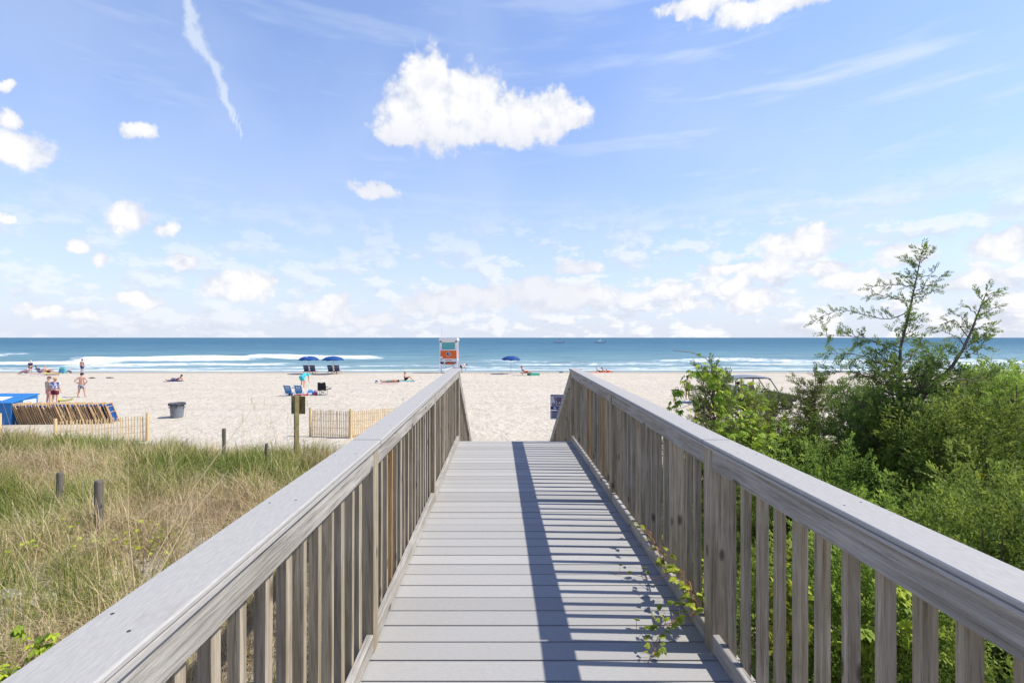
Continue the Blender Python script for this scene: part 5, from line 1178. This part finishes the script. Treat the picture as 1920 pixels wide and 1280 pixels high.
# ------------------------------------------------------------------ lifeguard stand
def lifeguard():
    base = gp(841, 698.5); root = empty('lifeguard_stand', (base.x, base.y, dune(base.x, base.y)), 0, 'tall white lifeguard stand with an orange panel and teal window near the water', 'lifeguard stand')
    k = base.y/F; zo = root.location.z
    def z(py): return CAMZ-(py-CY)*k-zo
    w = 16.6*k; D = 1.5
    for sx in (-1, 1):
        for y in (0, D): m = MB(); m.bar((sx*w*1.0, y+(.0 if y else -.25), 0), (sx*w*.94, y, z(640)), .13, .13); m.build('leg', WHITE, root, bevel=.01)
    for zz in (z(690), z(684), z(677)): m = MB(); m.box(-w, -.10, zz-.06, w, -.04, zz+.06); m.build('cross_rail', WHITE, root)
    m = MB(); m.bar((-w,-.12,.15), (w,-.12,z(688)), .10, .05); m.build('brace', WHITE, root); m = MB(); m.bar((w,-.14,.15), (-w,-.14,z(688)), .10, .05); m.build('brace', WHITE, root)
    m = MB(); m.box(-w, -.05, z(674)-.08, w, D, z(674)); m.build('platform', WHITE, root)
    m = MB(); m.box(-w*.93, -.09, z(672), w*.93, -.05, z(656.8)); m.build('orange_panel', ORANGE, root)
    m = MB(); m.box(-w, -.12, z(656.6), w, -.04, z(655)); m.build('sill', WHITE, root)
    for sx in (-1, 1): m = MB(); m.box(sx*w*.95-.02, 0, z(672), sx*w*.95+.02, D, z(656.8)); m.build('side_panel', ORANGE, root)
    m = MB(); m.box(-w*.74, -.06, z(654.8), w*.74, -.03, z(641.5)); m.build('window', WINDOW, root)
    for x0, x1, z0, z1 in ((-w*.95,-w*.74,z(655),z(639)), (w*.74,w*.95,z(655),z(639)), (-w*.95,w*.95,z(641.5),z(639))): m = MB(); m.box(x0, -.10, z0, x1, -.02, z1); m.build('window_frame', WHITE, root)
    m = MB(); m.prism([(-w*1.06,z(639)),(w*1.06,z(639)),(w*1.06,z(635.4)),(w*.96,z(633.6)),(-w*.96,z(633.6)),(-w*1.06,z(635.4))], -.3, D+.3); m.build('roof', WHITE, root, bevel=.01)
    m = MB(); m.box(-w*.5, D-.3, z(671), w*.5, D-.2, z(660)); m.build('seat_back', WHITE, root)
    m = MB(); m.tube([(-w*.78, .3, z(634)), (-w*.80, .3, z(607))], [.022,.008], 6); m.build('antenna', SIGNG, root)
    # round emblem: navy disc in a white ring with a pale mark
    cz = z(663.6)
    def disc(r, y, mat, nm): m = MB(); n = 24; vs = [(r*math.cos(2*math.pi*i/n), y, cz+r*math.sin(2*math.pi*i/n)) for i in range(n)]+[(r*math.cos(2*math.pi*i/n), y+.01, cz+r*math.sin(2*math.pi*i/n)) for i in range(n)]; m.add(vs, [tuple(range(n-1,-1,-1)), tuple(range(n,2*n))]+[(i,(i+1)%n,n+(i+1)%n,n+i) for i in range(n)]); m.build(nm, mat, root)
    disc(.27, -.105, SIGNW, 'emblem_ring'); disc(.225, -.118, SIGNB, 'emblem_disc')
    m = MB(); m.bar((-.07,-.125,cz-.12), (.05,-.125,cz+.14), .05, .02); m.bar((.05,-.126,cz+.14), (.07,-.126,cz-.10), .05, .02); m.bar((-.03,-.127,cz-.03),(.07,-.127,cz-.02),.04,.02); m.build('emblem_mark', SIGNW, root)
    m = MB(); m.box(-w*.62, -.14, z(677.2), w*.62, -.11, z(672.6)); m.build('name_board', SIGNW, root)
    text_mesh('NO SWIMMING', .22, RED, root, (0, -.145, z(676.2)), (R(90),0,0)) if False else None
    m = MB(); g = random.Random(2)
    x = -w*.34
    while x < w*.30: ww = g.uniform(.05,.10); m.box(x, -.145, z(675.9), x+ww, -.141, z(674.0)); x += ww+.035
    m.build('lettering', RED, root)
    m = MB(); m.box(-w*.98, -.17, z(671.6), -w*.66, -.14, z(667.4)); m.build('small_notice', SIGNW, root)
    m = MB(); m.bar((-w*.45,-.6,.35), (w*.55,.1,z(686)), .5, .08); m.build('ramp', WHITE, root)
    # gear lying on the lower shelf belongs to the stand only by resting there
    o = MB().tube([(-.55,0,0),(-.2,0,0),(.2,0,0),(.55,0,0)], [.07,.11,.11,.07], 10).build('rescue_tube', ORANGE, None, smooth=True); o.location = (base.x+.15, base.y-.02, zo+z(684)+.17); tag(o, 'orange rescue tube on the shelf of the lifeguard stand', 'rescue tube')
    m = MB(); m.box(-w*.9, -.04, z(684)-.02, w*.9, .5, z(684)+.06); m.build('shelf', WHITE, root)
    m = MB(); m.box(-w*.9, -.04, z(680.5)-.14, w*.9, .45, z(680.5)-.10); m.build('shelf', WHITE, root)
    for i, (dx, mt, lb) in enumerate(((-1.0, NAVY, 'navy kit bag on the upper shelf of the lifeguard stand'), (.05, DGREY, 'long dark kit bag in the middle of the stand shelf'), (.85, PURPLE, 'mauve bundle at the right of the stand shelf'))):
        b_ = MB(); wd = (.55,.95,.6)[i]; b_.tube([(-wd/2,0,.0),(-wd*.35,0,.02),(wd*.35,0,.02),(wd/2,0,.0)], [.07,.12,.12,.07], 10); o = b_.build('kit_bag', mt, None, smooth=True); o.location = (base.x+dx*.85, base.y+.1, zo+z(680.5)+.02); tag(o, lb, 'bag')
lifeguard()
# ------------------------------------------------------------------ boats
def boat(label, px, py, L, flip, cabin):
    Y = 392.0; x = (px-CX)/F*Y; root = empty('motor_boat', (x, Y, .1), 0 if not flip else math.pi, label, 'boat', 'motor boats offshore'); m = MB(); n = 12; vs = []
    for i in range(n+1):
        t = i/n; xx = (t-.5)*L; b = 1.25*(1-max(0,(t-.5)*2)**2.2); sh = 1.0+.55*t*t; vs += [(xx,-b,sh),(xx,-b*.75,-.1),(xx,0,-.35+.3*max(0,t-.7)),(xx,b*.75,-.1),(xx,b,sh)]
    fs = [(i*5+a, i*5+a+1, i*5+6+a, i*5+5+a) for i in range(n) for a in range(4)]+[(i*5, i*5+5, i*5+9, i*5+4) for i in range(n)]+[(4,3,2,1,0)]
    m.add(vs, fs); m.build('hull', SIGNW if cabin else WHITE, root, smooth=False)
    m = MB(); m.add([(-.6,-.6,1.0),(1.6,-.6,1.0),(1.6,.6,1.0),(-.6,.6,1.0),(-.2,-.5,2.0),(.7,-.5,2.0),(.7,.5,2.0),(-.2,.5,2.0)], [(0,1,5,4),(1,2,6,5),(2,3,7,6),(3,0,4,7),(4,5,6,7)]); m.build('console', WHITE, root)
    if cabin:
        m = MB()
        for xx in (-1.6,.6):
            for y in (-.8,.8): m.tube([(xx,y,1.1),(xx+.2,y,3.1)], .05, 6)
        m.build('tower_frame', STEEL, root); m = MB(); m.box(-1.9,-1,3.1,1.2,1,3.2); m.build('canopy_top', SIGNB, root)
    else: m = MB(); m.tube([(-1.2,-1,1.1),(-.4,-1,2.6),(-.4,1,2.6),(-1.2,1,1.1)], .07, 6); m.build('arch', WHITE, root)
    m = MB(); m.box(-L*.5-.5,-.25,.1,-L*.5,.25,1.5); m.build('outboard_motor', DGREY, root, bevel=.05)
    return root
boat('small white motor boat with canopy offshore, left of the two', 1047, 641, 8.6, True, True)
boat('white motor boat with a low arch offshore, right of the two', 1124.5, 641, 9.0, True, False)
# ------------------------------------------------------------------ beach buggy
def buggy():
    Y = 29.2; x0 = (1366-CX)/F*Y; root = empty('beach_buggy', (x0, Y, dune(x0+1.5, Y)), R(2), 'dark four seat beach buggy with a grey canopy parked behind the bushes', 'buggy')
    m = MB(); m.prism([(.0,.45),(3.75,.45),(3.85,.62),(3.75,.86),(2.75,1.02),(2.55,.80),(.1,.80),(-.05,.95),(-.05,.5)], -.72, .72); m.build('body', DGREY, root, bevel=.03)
    for x in (.55, 3.2):
        for y in (-.68, .68):
            w = empty('wheel', (x, y, .33)); w.parent = root; m = MB(); m.lathe([(.14,-.11),(.30,-.12),(.33,-.08),(.33,.08),(.30,.12),(.14,.11)], 20); o = m.build('tyre', BLACK, w, smooth=False); o.rotation_euler = (R(90),0,0)
            m = MB(); m.lathe([(.0,-.05),(.14,-.07),(.15,.07),(0,.05)], 12); o = m.build('rim', STEEL, w); o.rotation_euler = (R(90),0,0)
    m = MB()
    for y in (-.66, .66): m.tube([(.05,y,.85),(.1,y,1.75),(.25,y,1.86),(2.05,y,1.86),(2.25,y,1.72),(2.75,y,.98)], .032, 8); m.tube([(1.15,y,.82),(1.15,y,1.84)], .032, 8)
    for x, z in ((.25,1.86),(1.15,1.86),(2.05,1.86)): m.tube([(x,-.66,z),(x,.66,z)], .028, 8)
    m.build('roll_cage', DGREY, root, smooth=True)
    n = 12; vs = []
    for i in range(n+1): t = i/n; x = -.02+2.25*t; z = 1.90+.10*math.sin(math.pi*t)**.6; vs += [(x,-.74,z-.06),(x,-.4,z),(x,.4,z),(x,.74,z-.06),(x,.74,z-.10),(x,-.74,z-.10)]
    m = MB(); m.add(vs, [(i*6+a, i*6+(a+1)%6, i*6+6+(a+1)%6, i*6+6+a) for i in range(n) for a in range(6)]+[tuple(range(5,-1,-1)), tuple(n*6+a for a in range(6))]); m.build('canopy', plain('grey_canopy', (.20,.23,.26), .7, .1), root, smooth=False)
    for x in (.45, 1.45):
        for y in (-.36, .36): m = MB(); m.box(x-.24, y-.26, .82, x+.26, y+.26, .95); m.box(x-.30, y-.26, .90, x-.18, y+.26, 1.42); m.build('seat', SIGNG, root, bevel=.04)
    m = MB(); m.tube([(2.15,-.36,1.15),(2.4,-.36,.95)], .02, 6); m.lathe([(.15,0),(.18,.02),(.15,.04)], 14, (2.12,-.36,1.17)); m.build('steering_wheel', BLACK, root)
    for y in (-.5,.5): m = MB(); m.ball((3.78,y,.74), .05, .1, .08, 8, 6); m.build('headlight', SIGNW, root)
    m = MB(); m.box(-.4,-.7,.82,.0,.7,1.0); m.build('cargo_rack', DGREY, root)
    bx, by, bz = root.location
    person((bx+.45, by-.36, bz+.42), RIGHT, 'seatchair', 'person in dark shirt riding in the rear of the beach buggy', SKIN2, HAIRD, BLACK, NAVY, NAVY, scale=.95)
    person((bx+1.25, by-.36, bz+.42), RIGHT, 'seatchair', 'person with orange hat at the front of the beach buggy', SKIN, HAIRB, NAVY, NAVY, CORAL, scale=.95)
buggy()
# white stones at the lower left dune
def stones():
    g = random.Random(8)
    for i, (px, py, r, lb) in enumerate(((8,1125,.10,'pale bare stone at the lower left edge of the dune'),(30,1118,.055,'smaller pale stone right of the one at the lower left edge'))):
        v = hit(px, py); m = MB(); m.ball((0,0,0), r*1.7, r, r*.6, 12, 8); o = m.build('stone', plain('pale_stone', (.46,.42,.36), .9, .25), None, smooth=True)
        for q in o.data.vertices: q.co += Vector((g.uniform(-1,1), g.uniform(-1,1), g.uniform(-1,1)))*r*.06
        o.location = (v.x, v.y, v.z+r*.3); tag(o, lb, 'stone', 'pale stones')
stones()
